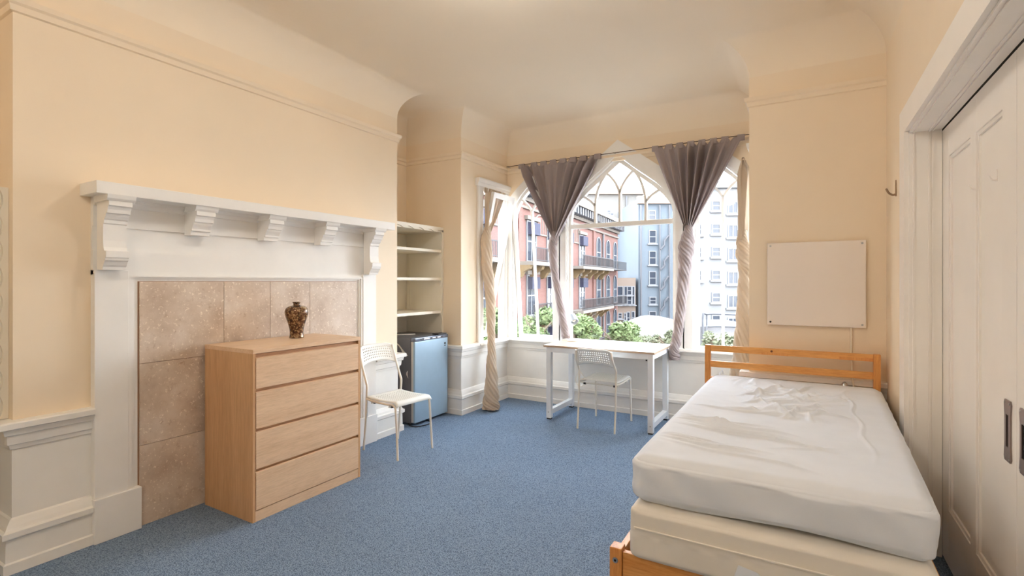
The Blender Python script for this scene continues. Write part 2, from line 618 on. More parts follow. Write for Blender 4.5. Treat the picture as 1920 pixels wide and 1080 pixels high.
def door(name, y0, y1, hy, label):
    r = struct(thing(name, None, None), label)
    x0, x1 = .602, .642
    spans = [(y0, y0 + .14), (y0 + .455, y0 + .535), (y1 - .13, y1)] if hy < (y0 + y1) / 2 else [(y0, y0 + .13), (y1 - .535, y1 - .455), (y1 - .14, y1)]
    for a, b in spans:
        boxo('stile', (x0, x1, a, b, .012, DZ - .02), M['door'], r, .002)
    for a, b in ((.012, .285), (2.0, DZ - .02)):
        for q in (0, 1):
            boxo('rail', (x0 + .0005, x1, spans[q][1] - .001, spans[q + 1][0] + .001, a, b), M['door'], r, .002)
    for q in (0, 1):
        a, b = spans[q][1], spans[q + 1][0]
        p = boxo('panel', (x0 + .014, x1 - .004, a - .002, b + .002, .283, 2.002), M['door'], r)
        m = B()
        ring(m, [(a, .285), (b, .285), (b, 2.0), (a, 2.0)], [(a + .016, .301), (b - .016, .301), (b - .016, 1.984), (a + .016, 1.984)], lambda u, v, d: (x0 + d, u, v), .006, .015)
        new('panel_moulding', m, M['door'], p)
    # flush pull: plate with a long recess
    z0, z1 = .778, .987
    m = B()
    out = [(hy - .034, z0 + .012), (hy - .026, z0), (hy + .026, z0), (hy + .034, z0 + .012), (hy + .028, z0 + .05), (hy + .028, z1 - .05), (hy + .034, z1 - .012), (hy + .026, z1), (hy - .026, z1), (hy - .034, z1 - .012), (hy - .028, z1 - .05), (hy - .028, z0 + .05)]
    c = (z0 + z1) / 2
    inn = []
    for (u, vv) in out:
        du, dv = u - hy, vv - c
        inn.append((hy + max(-.012, min(.012, du)), c + max(-.055, min(.055, dv * .55))))
    ring(m, out, inn, lambda u, v, d: (x0 + d, u, v), -.005, -.0003)
    h = new('handle', m, M['handle'], r)
    boxo('recess', (x0 - .0012, x0 - .0002, hy - .014, hy + .014, c - .058, c + .058), M['dark'], h)
    for s in (-1, 1):
        for t in (z0 + .01, z1 - .01):
            m = B(); cyl(m, (x0 - .007, hy + s * .022, t), (x0 - .004, hy + s * .022, t), .004, 8)
            new('screw', m, M['steel'], h)
    return r
door('door_1', 2.264, 3.296, 2.335, 'white panelled sliding door leaf against the door jamb')
door('door_2', 1.225, 2.260, 2.19, 'white panelled sliding door leaf meeting the other leaf')

# ------------------------------------------------------------------ windows
def arc(p0, ctrl, p1, n=10):
    return [((1 - t) ** 2 * p0[0] + 2 * t * (1 - t) * ctrl[0] + t * t * p1[0], (1 - t) ** 2 * p0[1] + 2 * t * (1 - t) * ctrl[1] + t * t * p1[1]) for t in [i / n for i in range(n + 1)]]

def bar(bm, pts, w_, mapf, d0, d1):
    """flat bar following a 2D polyline"""
    n_ = len(pts)
    L, R_ = [], []
    for i in range(n_):
        a = Vector(pts[max(0, i - 1)]); b = Vector(pts[min(n_ - 1, i + 1)])
        t = (b - a).normalized(); q = Vector((-t.y, t.x)) * w_ / 2
        L.append(Vector(pts[i]) + q); R_.append(Vector(pts[i]) - q)
    v0 = [[bm.verts.new(mapf(p.x, p.y, d)) for p in X] for d in (d0, d1) for X in (L, R_)]
    for i in range(n_ - 1):
        bm.faces.new((v0[0][i], v0[0][i + 1], v0[1][i + 1], v0[1][i]))
        bm.faces.new((v0[2][i], v0[2][i + 1], v0[3][i + 1], v0[3][i]))
        bm.faces.new((v0[0][i], v0[0][i + 1], v0[2][i + 1], v0[2][i]))
        bm.faces.new((v0[1][i], v0[1][i + 1], v0[3][i + 1], v0[3][i]))
    for i in (0, n_ - 1):
        bm.faces.new((v0[0][i], v0[1][i], v0[3][i], v0[2][i]))
    return bm

def scale_half(h, du, dz):
    return [(max(0, u - du) if u > 0 else 0, z - dz) for u, z in h]

def casing_ring(r, outer, inner, cx):
    m = B()
    ring(m, shift(mirror(dense(outer)), cx), shift(mirror(dense(inner)), cx), wmap, -.028, -.001)
    new('casing', m, M['white'], r)

# centre window
r = struct(thing('window_1', None, None), 'wide centre window with gabled gothic tracery over one large pane')
casing_ring(r, C_OUT, C_OPEN, XCEN)
m = B()
ring(m, shift(mirror(dense([(u + .0, z) for u, z in C_OPEN])), XCEN), shift(mirror(dense(scale_half(C_OPEN, .012, .018))), XCEN), wmap, -.006, .085)
new('frame', m, M['white'], r)
m = B()
ring(m, shift(mirror(dense(scale_half(C_OPEN, .014, .02))), XCEN), shift(mirror(dense(C_GLASS)), XCEN), wmap, .035, .085)
sash = new('sash', m, M['white'], r)
bm_ = B(); box(bm_, XCEN - .57, XCEN + .57, YW + .03, YW + .09, 1.995, 2.045, .004)
new('transom', bm_, M['white'], sash)
Q = .565 * 2 / 4
for i, u in enumerate((-Q, 0, Q)):
    zs = 2.24 if i != 1 else 2.36
    m = B(); bar(m, [(XCEN + u, 2.04), (XCEN + u, zs)], .026, wmap, .04, .08)
    mu = new('mullion', m, M['white'], sash)
    for s in (-1, 1):
        if i == 1:
            end = (u + s * .145, 2.585)
            ctl = (u + s * .02, 2.47)
        elif s * u > 0:
            end = (u + s * .15, 2.36)
            ctl = (u + s * .03, 2.30)
        else:
            end = (u + s * .142, 2.60)
            ctl = (u + s * .01, 2.45)
        m = B(); bar(m, [(XCEN + a, b) for a, b in arc((u, zs - .01), ctl, end)], .024, wmap, .042, .078)
        new('tracery_bar', m, M['white'], mu)
m = B(); plate(m, shift(mirror([(u * .999, z) for u, z in C_GLASS[:-3]] + [(.565, 2.02)]), XCEN), wmap, .058, .062)
new('pane', m, M['glass'], sash)
m = B(); plate(m, [(XCEN - .566, .744), (XCEN + .566, .744), (XCEN + .566, 2.0), (XCEN - .566, 2.0)], wmap, .058, .062)
new('pane', m, M['glass'], sash)

def side_front(name, cx, tilt, label):
    r = struct(thing(name, None, None), label)
    casing_ring(r, S_OUT if abs(cx - XSL) > .01 else S_OUT, S_OPEN, cx)
    m = B()
    ring(m, shift(mirror(dense(S_OPEN)), cx), shift(mirror(dense(scale_half(S_OPEN, .012, .015))), cx), wmap, -.004, .085)
    new('frame', m, M['white'], r)
    zp = 1.60
    ca, sa = math.cos(tilt), math.sin(tilt)
    def tmap(u, v, d):
        dz = v - zp; dd = d - .05
        return (u, YW + .05 + dd * ca - dz * sa, zp + dz * ca + dd * sa)
    so = scale_half(S_OPEN, .015, .02)
    so[-1] = (so[-1][0], SILL + .012)
    m = B()
    ring(m, shift(mirror(dense(so)), cx), shift(mirror(dense(S_GLASS)), cx), tmap, .03, .07)
    sash = new('sash', m, M['white'], r)
    m = B(); bar(m, [(cx, .745), (cx, 2.23)], .024, tmap, .034, .066)
    mu = new('mullion', m, M['white'], sash)
    for s in (-1, 1):
        m = B(); bar(m, [(cx + a, b) for a, b in arc((0, 2.22), (s * .03, 2.29), (s * .125, 2.375))], .022, tmap, .036, .064)
        new('tracery_bar', m, M['white'], mu)
    m = B(); plate(m, shift(mirror([(u * 1.004, z) for u, z in S_GLASS]), cx), tmap, .048, .052)
    new('pane', m, M['glass'], sash)
    bm_ = B(); box(bm_, cx - .03, cx + .03, YW + .01, YW + .022, .715, .728)
    if tilt == 0:
        new('sash_lift', bm_, M['white'], sash)
    else:
        for v_ in bm_.verts:
            v_.co = Vector(tmap(v_.co.x, v_.co.z, v_.co.y - YW + .01))
        new('sash_lift', bm_, M['white'], sash)
side_front('window_2', XSL, math.radians(6.0), 'narrow gothic window with its sash tilted open, left of the large window')
side_front('window_3', XSR, 0.0, 'narrow closed gothic window between large window and bed')

# narrow windows in the bay's side walls
def side_window(name, mp, sgn, tilt, label):
    r = struct(thing(name, None, None), label)
    m = B()
    ring(m, [(SW0 - .10, SILL), (SW1 + .06, SILL), (SW1 + .06, SWZ + .10), (SW0 - .10, SWZ + .10)], [(SW0, SILL), (SW1, SILL), (SW1, SWZ), (SW0, SWZ)], mp, -.026, -.001)
    c = new('casing', m, M['white'], r)
    m = B()
    prism(m, [(.0, 2.455), (.035, 2.455), (.04, 2.485), (.052, 2.495), (.06, 2.525), (.06, 2.54), (0, 2.54)], 'y', SW0 - .125, SW1 + .068)
    for v_ in m.verts:
        v_.co = Vector(mp(v_.co.y, v_.co.z, -v_.co.x))
    new('cornice', m, M['white'], c)
    m = B()
    ring(m, [(SW0, SILL), (SW1, SILL), (SW1, SWZ), (SW0, SWZ)], [(SW0 + .02, SILL + .02), (SW1 - .02, SILL + .02), (SW1 - .02, SWZ - .02), (SW0 + .02, SWZ - .02)], mp, -.004, .085)
    new('frame', m, M['white'], r)
    zp = 1.55
    ca, sa = math.cos(tilt), math.sin(tilt)
    def tmap(u, v, d):
        dz = v - zp; dd = d - .05
        return mp(u, zp + dz * ca + dd * sa, .05 + dd * ca - dz * sa)
    a, b, z0, z1 = SW0 + .024, SW1 - .024, SILL + .025, SWZ - .025
    m = B()
    ring(m, [(a, z0), (b, z0), (b, z1), (a, z1)], [(a + .05, z0 + .06), (b - .05, z0 + .06), (b - .05, z1 - .06), (a + .05, z1 - .06)], tmap, .03, .07)
    s = new('sash', m, M['white'], r)
    m = B(); plate(m, [(a + .049, z0 + .059), (b - .049, z0 + .059), (b - .049, z1 - .059), (a + .049, z1 - .059)], tmap, .048, .052)
    new('pane', m, M['glass'], s)
side_window('window_4', lmap, 1, math.radians(12.5), 'narrow rectangular window in the left bay wall with its sash tilted open')
side_window('window_5', rmap, -1, 0, 'narrow rectangular window in the right bay wall')

# stool over the window wall rail
n += 1
struct(new('trim_%d' % n, sweep(B(), [(XBR, YB + .03), (XBR, YW), (XBL, YW), (XBL, SW0 - .12)], [(-.03, .69), (.07, .69), (.074, .70), (.07, .712), (-.03, .712)]), M['wains']), 'white window stool running round the bay')

# ------------------------------------------------------------------ fireplace surround
FP = thing('fireplace_surround', 'white wooden fireplace surround with bracketed mantel shelf and travertine tiles', 'fireplace', (XL, 2.2, 0))
FP_OFF = Vector((XL, 2.2, 0))
def fp(name, bm, mat, parent=FP, smooth=False):
    for v_ in bm.verts:
        v_.co -= FP_OFF
    return new(name, bm, mat, parent, smooth)
XF = -3.25
for a, b in ((1.19, 1.345), (3.065, 3.215)):
    p = fp('pilaster', box(B(), XL + .001, XF, a, b, 0, 1.455, .002), M['white'])
    a2, b2 = (a - .004, 1.405) if a < 2 else (3.012, b + .004)
    fp('plinth', box(B(), XL + .001, XF + .012, a2, b2, 0, .235, .003), M['white'], p)
fp('frieze_board', box(B(), XL + .001, XF - .018, 1.19, 3.215, 1.43, 1.56), M['white'])
fp('frieze_board', box(B(), XL + .001, XF - .03, 1.19, 3.215, 1.56, 1.69), M['white'])
fp('frieze_board', box(B(), XL + .001, XF - .018, 1.19, 3.215, 1.69, 1.845), M['white'])
m = B(); prism(m, [(XF - .018, 1.80), (XF - .008, 1.802), (XF + .004, 1.82), (XF + .012, 1.828), (XF + .015, 1.845), (XF - .018, 1.845)], 'y', 1.195, 3.21)
fp('bed_moulding', m, M['white'])
m = B(); box(m, XL + .001, -3.10, 1.143, 3.292, 1.845, 1.908, .003)
fp('mantel_shelf', m, M['white'])
TOPB = [(0, 1.845), (.15, 1.845), (.148, 1.832), (.143, 1.828), (.14, 1.815), (.14, 1.79), (.13, 1.785), (.122, 1.77), (.118, 1.752), (.105, 1.75), (.102, 1.738), (.09, 1.722)]
BIG = TOPB + [(.082, 1.718), (.080, 1.70), (.073, 1.695), (.072, 1.61), (.076, 1.575), (.084, 1.556), (.104, 1.552), (.104, 1.52), (.098, 1.518), (.096, 1.505), (.088, 1.50), (.076, 1.48), (.068, 1.47), (.066, 1.455), (0, 1.455)]
SMALL = TOPB + [(.084, 1.712), (.084, 1.70), (.072, 1.698), (.070, 1.675), (0, 1.675)]
for a, b, pr_ in ((1.20, 1.305, BIG), (1.645, 1.755, SMALL), (2.12, 2.225, SMALL), (2.585, 2.69, SMALL), (3.07, 3.17, BIG)):
    m = B()
    x0 = XF if pr_ is BIG else XF - .018
    prism(m, [(x0 + u - (.0 if pr_ is BIG else 0), z) for u, z in pr_], 'y', a, b)
    br = fp('bracket', m, M['white'])
    m = B(); prism(m, [(x0, 1.845), (x0 + .158, 1.845), (x0 + .152, 1.826), (x0 + .143, 1.815), (x0, 1.812)], 'y', a - .012, b + .012)
    fp('bracket_cap', m, M['white'], br)
for nm, pts, zz in (('x', None, None),):
    m = B()
    o_ = [(1.345, .235), (3.065, .235), (3.065, 1.43), (1.345, 1.43)]
    for (oo, ii, d0, d1) in ((0, .018, .0, .045), (.018, .034, .0, .034), (.034, .06, .0, .022)):
        def U(q): return [(1.345 + q, .235), (1.345 + q, 1.43 - q * .6), (3.065 - q, 1.43 - q * .6), (3.065 - q, .235)]
        A_, C_ = U(oo), U(ii)
        a = [m.verts.new((XL + d1, p[0], p[1])) for p in A_]; c_ = [m.verts.new((XL + d1, p[0], p[1])) for p in C_]
        a0 = [m.verts.new((XL + d0 + .001, p[0], p[1])) for p in A_]; c0 = [m.verts.new((XL + d0 + .001, p[0], p[1])) for p in C_]
        for i in range(3):
            m.faces.new((a[i], a[i + 1], c_[i + 1], c_[i])); m.faces.new((c_[i], c_[i + 1], c0[i + 1], c0[i])); m.faces.new((a[i], a[i + 1], a0[i + 1], a0[i]))
    fp('inner_moulding', m, M['white'])
fp('grout_bed', box(B(), XL + .001, -3.276, 1.40, 3.015, 0, 1.395), M['grout'])
ys = [1.405, 1.887, 2.216, 2.544, 3.012]
zs = [.0, .458, .925, 1.393]
for i in range(3):
    for j in range(4):
        m = box(B(), -3.276, -3.268, ys[j] + .0015, ys[j + 1] - .0015, zs[i] + .0015, zs[i + 1] - .0015)
        fp('tile', m, M['tile'])

# ------------------------------------------------------------------ built-in shelves in the niche
BK = thing('built_in_bookcase', 'white built-in niche shelves with scalloped face edge above the small fridge', 'bookcase', (-3.6, 3.92, 0))
BO = Vector((-3.6, 3.92, 0))
def bk(name, bm, mat, parent=BK, off=BO):
    for v_ in bm.verts:
        v_.co -= off
    return new(name, bm, mat, parent)
for z, t in ((1.085, .028), (1.437, .028), (1.735, .028), (1.945, .02)):
    bk('shelf', box(B(), XN + .022, -3.378, YN0 + .002, YN1 - .02, z - t, z, .002), M['shelfpaint'])
bk('back_panel', box(B(), XN + .001, XN + .02, YN0 + .002, YN1 - .002, .75, 1.92), M['shelfpaint'])
bk('side_panel', box(B(), XN + .02, -3.38, YN1 - .018, YN1 - .001, .75, 1.945), M['shelfpaint'])
# cleat strips with notches at the back corner
for zz0, zz1 in ((1.1, 1.405), (1.45, 1.70)):
    bk('shelf_standard', box(B(), XN + .05, XN + .066, YN1 - .024, YN1 - .019, zz0, zz1), M['shelfpaint'])
# scalloped pieces
pts = [(YN0 + .002, 1.975), (YN1 - .001, 1.975), (YN1 - .001, 1.94)]
W = (YN1 - YN0 - .003)
k_ = 40
for i in range(k_ + 1):
    t = i / k_
    yy = YN1 - .001 - W * t
    pts.append((yy, 1.945 - .022 * (1 - abs(math.sin(t * math.pi * 5)))))
m = prism(B(), pts, 'x', -3.376, -3.362)
bk('scalloped_valance', m, M['shelfpaint'])
pts = [(YN1 - .001, .75), (YN1 - .001, 1.945)]
for i in range(61):
    t = i / 60
    pts.append((YN1 - .022 - .016 * (1 - abs(math.sin(t * math.pi * 8))), 1.945 - 1.195 * t))
bk('scalloped_stile', prism(B(), pts, 'x', -3.376, -3.362), M['shelfpaint'])

# near-left niche shelf edge (only its scalloped stile shows)
LB = thing('scalloped_shelf_unit', 'white scalloped shelf edge rising from the chair rail at the chimney corner', 'shelf', (-3.6, YC0 - .2, 0))
LO = Vector((-3.6, YC0 - .2, 0))
pts = [(YC0 - .001, .727), (YC0 - .001, 1.85)]
for i in range(81):
    t = i / 80
    pts.append((YC0 - .02 - .016 * (1 - abs(math.sin(t * math.pi * 9))), 1.85 - 1.123 * t))
m = prism(B(), pts, 'x', -3.372, -3.352)
bk('scalloped_stile', m, M['shelfpaint'], LB, LO)
m = box(B(), XN + .001, -3.375, YC0 - .03, YC0 - .002, .727, 1.85)
bk('side_panel', m, M['shelfpaint'], LB, LO)
for z in (.76, 1.1, 1.45, 1.83):
    m = box(B(), XN + .001, -3.378, -.6, YC0 - .031, z - .025, z)
    bk('shelf', m, M['shelfpaint'], LB, LO)

# ------------------------------------------------------------------ chest of drawers
CH = thing('chest_of_drawers', 'oak veneer chest with four wide handleless drawers in front of the fireplace', 'dresser', (-2.99, 2.156, 0))
CO = Vector((-2.99, 2.156, 0))
def ch(name, dims, mat, parent=CH, bev=.0015):
    m = box(B(), *dims, bev)
    for v_ in m.verts:
        v_.co -= CO
    return new(name, m, mat, parent)
cx0, cx1, cy0, cy1 = -3.24, -2.744, 1.751, 2.562
for a, b in ((cy0, cy0 + .018), (cy1 - .018, cy1)):
    ch('side_panel', (cx0, cx1 - .002, a, b, 0, .975), M['oak_v'])
ch('top', (cx0, cx1 + .002, cy0 - .001, cy1 + .001, .975, 1.0), M['oak_h'], bev=.002)
ch('back_panel', (cx0 + .002, cx0 + .012, cy0 + .018, cy1 - .018, .02, .975), M['oak_h'])
ch('plinth', (cx1 - .03, cx1 - .004, cy0 + .018, cy1 - .018, 0, .062), M['oak_h'])
ch('inner_frame', (cx0 + .03, cx1 - .04, cy0 + .018, cy1 - .018, .03, .974), M['oak_dark'])
for z0, z1 in ((.068, .284), (.306, .517), (.539, .748), (.772, .948)):
    d = B()
    # drawer front with a sloped finger groove along its top edge
    prism(d, [(cx1 - .02, z0), (cx1, z0), (cx1, z1), (cx1 - .012, z1 + .004), (cx1 - .02, z1)], 'y', cy0 + .0205, cy1 - .0205)
    for v_ in d.verts:
        v_.co -= CO
    dr = new('drawer', d, M['oak_h'], CH)
    ch('finger_groove', (cx1 - .04, cx1 - .024, cy0 + .019, cy1 - .019, z1 - .004, z1 + .021), M['oak_dark'], dr, 0)

# vase on the chest
V = thing('vase', 'small mottled brown and gold ceramic vase on the chest of drawers', 'vase', (-3.075, 2.285, 1.0))
prof = [(.038, 0), (.042, .004), (.040, .02), (.040, .05), (.047, .09), (.058, .13), (.067, .165), (.0685, .185), (.064, .203), (.052, .217), (.036, .224), (.024, .227), (.0195, .232), (.0195, .242), (.024, .247), (.024, .252)]
P_ = smooth_path([(r_, 0, z_) for r_, z_ in prof], 3)
new('body', lathe(B(), [(max(.005, p.x * 1.13), p.z) for p in P_] + [(.017, .251), (.015, .235)], 40), M['vase'], V, 50)

# ------------------------------------------------------------------ mini fridge
FR = thing('mini_fridge', 'compact silver fridge with dark grey sides in the shelf niche', 'fridge', (-3.5, 3.967, 0))
FO = Vector((-3.5, 3.967, 0))
def fr(name, bm, mat, parent=FR, smooth=False):
    for v_ in bm.verts:
        v_.co -= FO
    return new(name, bm, mat, parent, smooth)
fr('body', box(B(), -3.78, -3.298, 3.712, 4.222, .02, .848, .006), M['fr_body'])
fr('black_seal', box(B(), -3.298, -3.29, 3.716, 4.218, .03, .85), M['black'])
d = fr('door', box(B(), -3.262, -3.24, 3.712, 4.224, .03, .812, .004), M['fr_door'])
fr('door_edge', box(B(), -3.29, -3.262, 3.714, 4.222, .03, .812), M['gasket'], d)
fr('handle_strip', box(B(), -3.29, -3.236, 3.711, 4.225, .814, .846, .004), M['fr_top'], d)
fr('handle_recess', box(B(), -3.2365, -3.2355, 3.78, 4.14, .822, .838), M['black'], d)
for a, b in ((3.84, 3.93), (3.97, 4.02), (4.05, 4.10)):
    fr('handle_glint', box(B(), -3.2358, -3.2348, a, b, .824, .836), M['steel'], d)
fr('badge', box(B(), -3.2402, -3.2392, 4.165, 4.19, .745, .765), M['black'], d)
fr('badge', box(B(), -3.2402, -3.2392, 4.165, 4.19, .728, .738), M['black'], d)
fr('hinge_cap', box(B(), -3.33, -3.245, 4.08, 4.215, .847, .860, .003), M['black'])
for yy in (3.75, 4.18):
    m = B(); cyl(m, (-3.34, yy, 0), (-3.34, yy, .022), .018); fr('foot', m, M['black'])
    m = B(); cyl(m, (-3.72, yy, 0), (-3.72, yy, .022), .018); fr('foot', m, M['black'])
def tape(pts, name='torn_tape'):
    m = B(); plate(m, pts, lambda u, v_, d_: (u, 3.712 - d_, v_), .0004, .0018)
    return fr(name, m, M['paper'])
tape([(-3.50, .80), (-3.44, .775), (-3.40, .735), (-3.36, .70), (-3.325, .675), (-3.345, .674), (-3.37, .682), (-3.385, .695), (-3.392, .68), (-3.40, .70), (-3.42, .735), (-3.46, .772)])
tape([(-3.342, .52), (-3.328, .53), (-3.335, .50), (-3.326, .455), (-3.336, .47), (-3.348, .485), (-3.35, .505)])
m = B(); tube(m, smooth_path([(-3.70, 3.80, .851), (-3.60, 3.86, .852), (-3.52, 3.95, .852), (-3.49, 4.0, .852)]), .006, 6)
fr('tape_strip', m, M['paper'])
m = B(); tube(m, smooth_path([(-3.30, 3.70, .006), (-3.24, 3.69, .006), (-3.19, 3.74, .006), (-3.17, 3.84, .006), (-3.20, 3.90, .006), (-3.30, 3.94, .006)]), .005, 6)
fr('power_cord', m, M['black'])

# ------------------------------------------------------------------ chairs (perforated plastic seat and back on bent steel tube)
def perf(bm, fn, nu, nv, margin, hu=.5, hv=.5, stagger=False):
    """surface with a grid of square holes. fn(u,v)->xyz, u,v in 0..1"""
    mu, mv = margin
    us = [0, mu * .5] + [mu + (1 - 2 * mu) * i / nu for i in range(nu + 1)] + [1 - mu * .5, 1]
    vs_ = [0, mv * .5] + [mv + (1 - 2 * mv) * i / nv for i in range(nv + 1)] + [1 - mv * .5, 1]
    V_ = [[bm.verts.new(fn(u, v)) for v in vs_] for u in us]
    for i in range(len(us) - 1):
        for j in range(len(vs_) - 1):
            q = (V_[i][j], V_[i + 1][j], V_[i + 1][j + 1], V_[i][j + 1])
            if 2 <= i < nu + 2 and 2 <= j < nv + 2:
                cu, cv = (us[i] + us[i + 1]) / 2, (vs_[j] + vs_[j + 1]) / 2
                du, dv = (us[i + 1] - us[i]) * hu / 2, (vs_[j + 1] - vs_[j]) * hv / 2
                h = [bm.verts.new(fn(cu + a * du, cv + b * dv)) for a, b in ((-1, -1), (1, -1), (1, 1), (-1, 1))]
                for k2 in range(4):
                    bm.faces.new((q[k2], q[(k2 + 1) % 4], h[(k2 + 1) % 4], h[k2]))
            else:
                bm.faces.new(q)

def make_chair(label, loc, rz, W_, D_, H_, SZ):
    """local frame: front towards +Y, back at y=0"""
    c = thing('perforated_chair', label, 'chair', loc, rz, 'white perforated chairs')
    r_ = .0095
    hw = W_ / 2
    for s in (-1, 1):
        # back leg running up into the back upright, with the kink above the seat
        up = [(s * (hw - .0), -.005, 0), (s * hw, .02, .2), (s * hw, .035, SZ + .0), (s * hw, .04, SZ + .09), (s * hw, .025, SZ + .13), (s * (hw - .004), -.05, H_ - .10), (s * (hw - .012), -.066, H_ - .02)]
        m = B(); tube(m, smooth_path(up, 5), r_, 10)
        new('rear_leg', m, M['cream_tube'], c, 50)
        fl_ = [(s * hw, .04, SZ - .012), (s * hw, .15, SZ - .022), (s * hw, .30, SZ - .022), (s * hw, D_ - .065, SZ - .016), (s * hw, D_ - .03, SZ - .03), (s * hw, D_ - .018, SZ - .06), (s * hw, D_ - .008, SZ - .18), (s * (hw + .004), D_ + .01, 0)]
        m = B(); tube(m, smooth_path(fl_, 5), r_, 10)
        new('front_leg', m, M['cream_tube'], c, 50)
    for yy, zz in ((.10, SZ - .035), (D_ - .10, SZ - .04)):
        m = B(); cyl(m, (-hw, yy, zz), (hw, yy, zz), .007, 8)
        bar_ = new('crossbar', m, M['cream_tube'], c, 50)
        for s in (-1, 1):
            m = B(); box(m, s * hw * .82 - .012, s * hw * .82 + .012, yy - .009, yy + .009, zz - .012, zz + .006)
            new('seat_clip', m, M['black'], bar_)
    def seat(u, v):
        x = (u - .5) * 2 * (hw + .006)
        y = .045 + v * (D_ - .035)
        z = SZ + .012 - .016 * math.sin(math.pi * min(1, v * 1.15)) * (1 - (2 * u - 1) ** 4 * .6)
        if v > .86:
            t = (v - .86) / .14
            z -= .036 * t * t
            y -= .006 * t * t
        e = abs(2 * u - 1)
        if e > .94:
            z -= .008 * (e - .94) / .06
        return (x, y, z)
    m = B(); perf(m, seat, 15, 12, (.12, .10), .42, .5)
    o = new('seat', m, M['plastic_white'], c, 50)
    sm = o.modifiers.new('thickness', 'SOLIDIFY'); sm.thickness = .005; sm.offset = -1
    zb, zt = H_ - .16, H_
    def back(u, v):
        e = 2 * u - 1
        droop = .022 * (abs(e) ** 3)
        z0 = zb - droop * .9 + .018 * (1 - e * e)
        z1 = zt - .028 * (abs(e) ** 8)
        z = z0 + (z1 - z0) * v
        t = (z - (SZ + .13)) / (H_ - SZ - .13)
        y = .022 - .088 * max(0, t) - .022 * (1 - e * e) - .011
        return (e * (hw + .004 - .012 * v), y, z)
    m = B(); perf(m, back, 15, 5, (.08, .14), .45, .42)
    o = new('backrest', m, M['plastic_white'], c, 50)
    sm = o.modifiers.new('thickness', 'SOLIDIFY'); sm.thickness = .006; sm.offset = 0
    return c
make_chair('white perforated chair drawn up to the white desk', (-1.685, 4.45, 0), 0.0, .365, .49, .775, .452)
make_chair('white perforated chair standing beside the oak chest and small fridge', (-3.135, 3.165, 0), math.radians(-90 - 6.0), .365, .41, .855, .440)

# ------------------------------------------------------------------ desk
DK = thing('desk', 'white steel framed desk with pale wooden top below the large window', 'desk', (-1.745, 4.89, 0))
DO = Vector((-1.745, 4.89, 0))
def dk(name, bm, mat, parent=DK):
    for v_ in bm.verts:
        v_.co -= DO
    return new(name, bm, mat, parent)
dx0, dx1, dy0, dy1 = -2.268, -1.190, 4.588, 5.192
dk('desk_top', box(B(), dx0 - .028, dx1 + .016, dy0 - .01, dy1 + .004, .733, .752, .002), M['desktop'])
for x in (dx0, dx1 - .05):
    for y in (dy0, dy1 - .05):
        lg = dk('leg', box(B(), x, x + .05, y, y + .05, .014, .732, .003), M['metal_white'])
        dk('foot_pad', box(B(), x + .004, x + .046, y + .004, y + .046, 0, .014), M['black'], lg)
        if y == dy0:
            m = B(); cyl(m, (x + .025, y - .002, .075), (x + .025, y + .002, .075), .007, 10)
            dk('bolt', m, M['steel'], lg)
    dk('side_stretcher', box(B(), x + .002, x + .048, dy0 + .05, dy1 - .05, .05, .10, .002), M['metal_white'])
    dk('side_rail', box(B(), x + .002, x + .048, dy0 + .05, dy1 - .05, .682, .732, .002), M['metal_white'])
for y in (dy0 + .002, dy1 - .048):
    dk('apron_rail', box(B(), dx0 + .05, dx1 - .05, y, y + .046, .682, .732, .002), M['metal_white'])
dk('clip', box(B(), dx1 - .067, dx1 - .052, dy0 - .001, dy0 + .003, .668, .682), M['black'])

# desk lamp
LP = thing('desk_lamp', 'small white gooseneck desk lamp on the desk by the grey curtain', 'lamp', (-2.165, 5.03, .752))
new('base', lathe(B(), [(.062, 0), (.066, .004), (.066, .012), (.06, .02), (.01, .024)], 32), M['plastic_white'], LP, 50)
neck = smooth_path([(-.03, 0, .02), (-.034, 0, .08), (-.03, 0, .13), (-.018, -.005, .175), (.0, -.012, .205)])
new('neck', tube(B(), neck, .0045, 8), M['steel'], LP, 50)
ax = Vector((.55, -.45, -.70)).normalized()
c0 = Vector((-.018, .0, .285))
shade = B()
rot = ax.to_track_quat('Z', 'Y').to_matrix()
prof = [(.002, 0), (.028, .002), (.036, .010), (.040, .03), (.046, .105), (.044, .105), (.037, .03), (.03, .012), (.002, .01)]
lathe(shade, prof, 28)
for v_ in shade.verts:
    v_.co = rot @ v_.co + c0
M['shade'] = plain('pale_blue_white_enamel', srgb(204, 214, 224), .4)
sh = new('shade', shade, M['shade'], LP, 40)
m = B(); bmesh.ops.create_uvsphere(m, u_segments=16, v_segments=10, radius=.026)
for v_ in m.verts:
    v_.co = v_.co + c0 + ax * .07
new('bulb', m, M['plastic_white'], sh, True)
m = B(); tube(m, smooth_path([(-.03, .03, .012), (-.03, .09, .006), (-.028, .146, .004), (-.028, .185, -.06), (-.02, .15, -.2), (.0, .13, -.30), (.05, .12, -.36), (.09, .12, -.42), (.06, .12, -.50), (.0, .12, -.49), (-.02, .13, -.42), (.02, .14, -.33)]), .003, 6)
new('cord', m, M['cable'], LP, 50)

# ------------------------------------------------------------------ curtains
XWIRE, ZWIRE, YWIRE = (-3.05, -.49), 2.768, 5.165
m = B(); tube(m, [(XWIRE[0] - .03, YWIRE, ZWIRE), (-1.76, YWIRE, ZWIRE - .004), (XWIRE[1] + .05, YWIRE, ZWIRE)], .004, 8)
WR = tag(new('curtain_wire', m, M['wire']), 'thin dark curtain wire stretched across the bay above the windows', 'curtain wire')
for x in (XWIRE[0] - .03, -1.76, XWIRE[1] + .05):
    m = B(); cyl(m, (x, YWIRE, ZWIRE), (x, YW - .001, ZWIRE + .005), .004, 8)
    new('hook', m, M['steel'], WR)

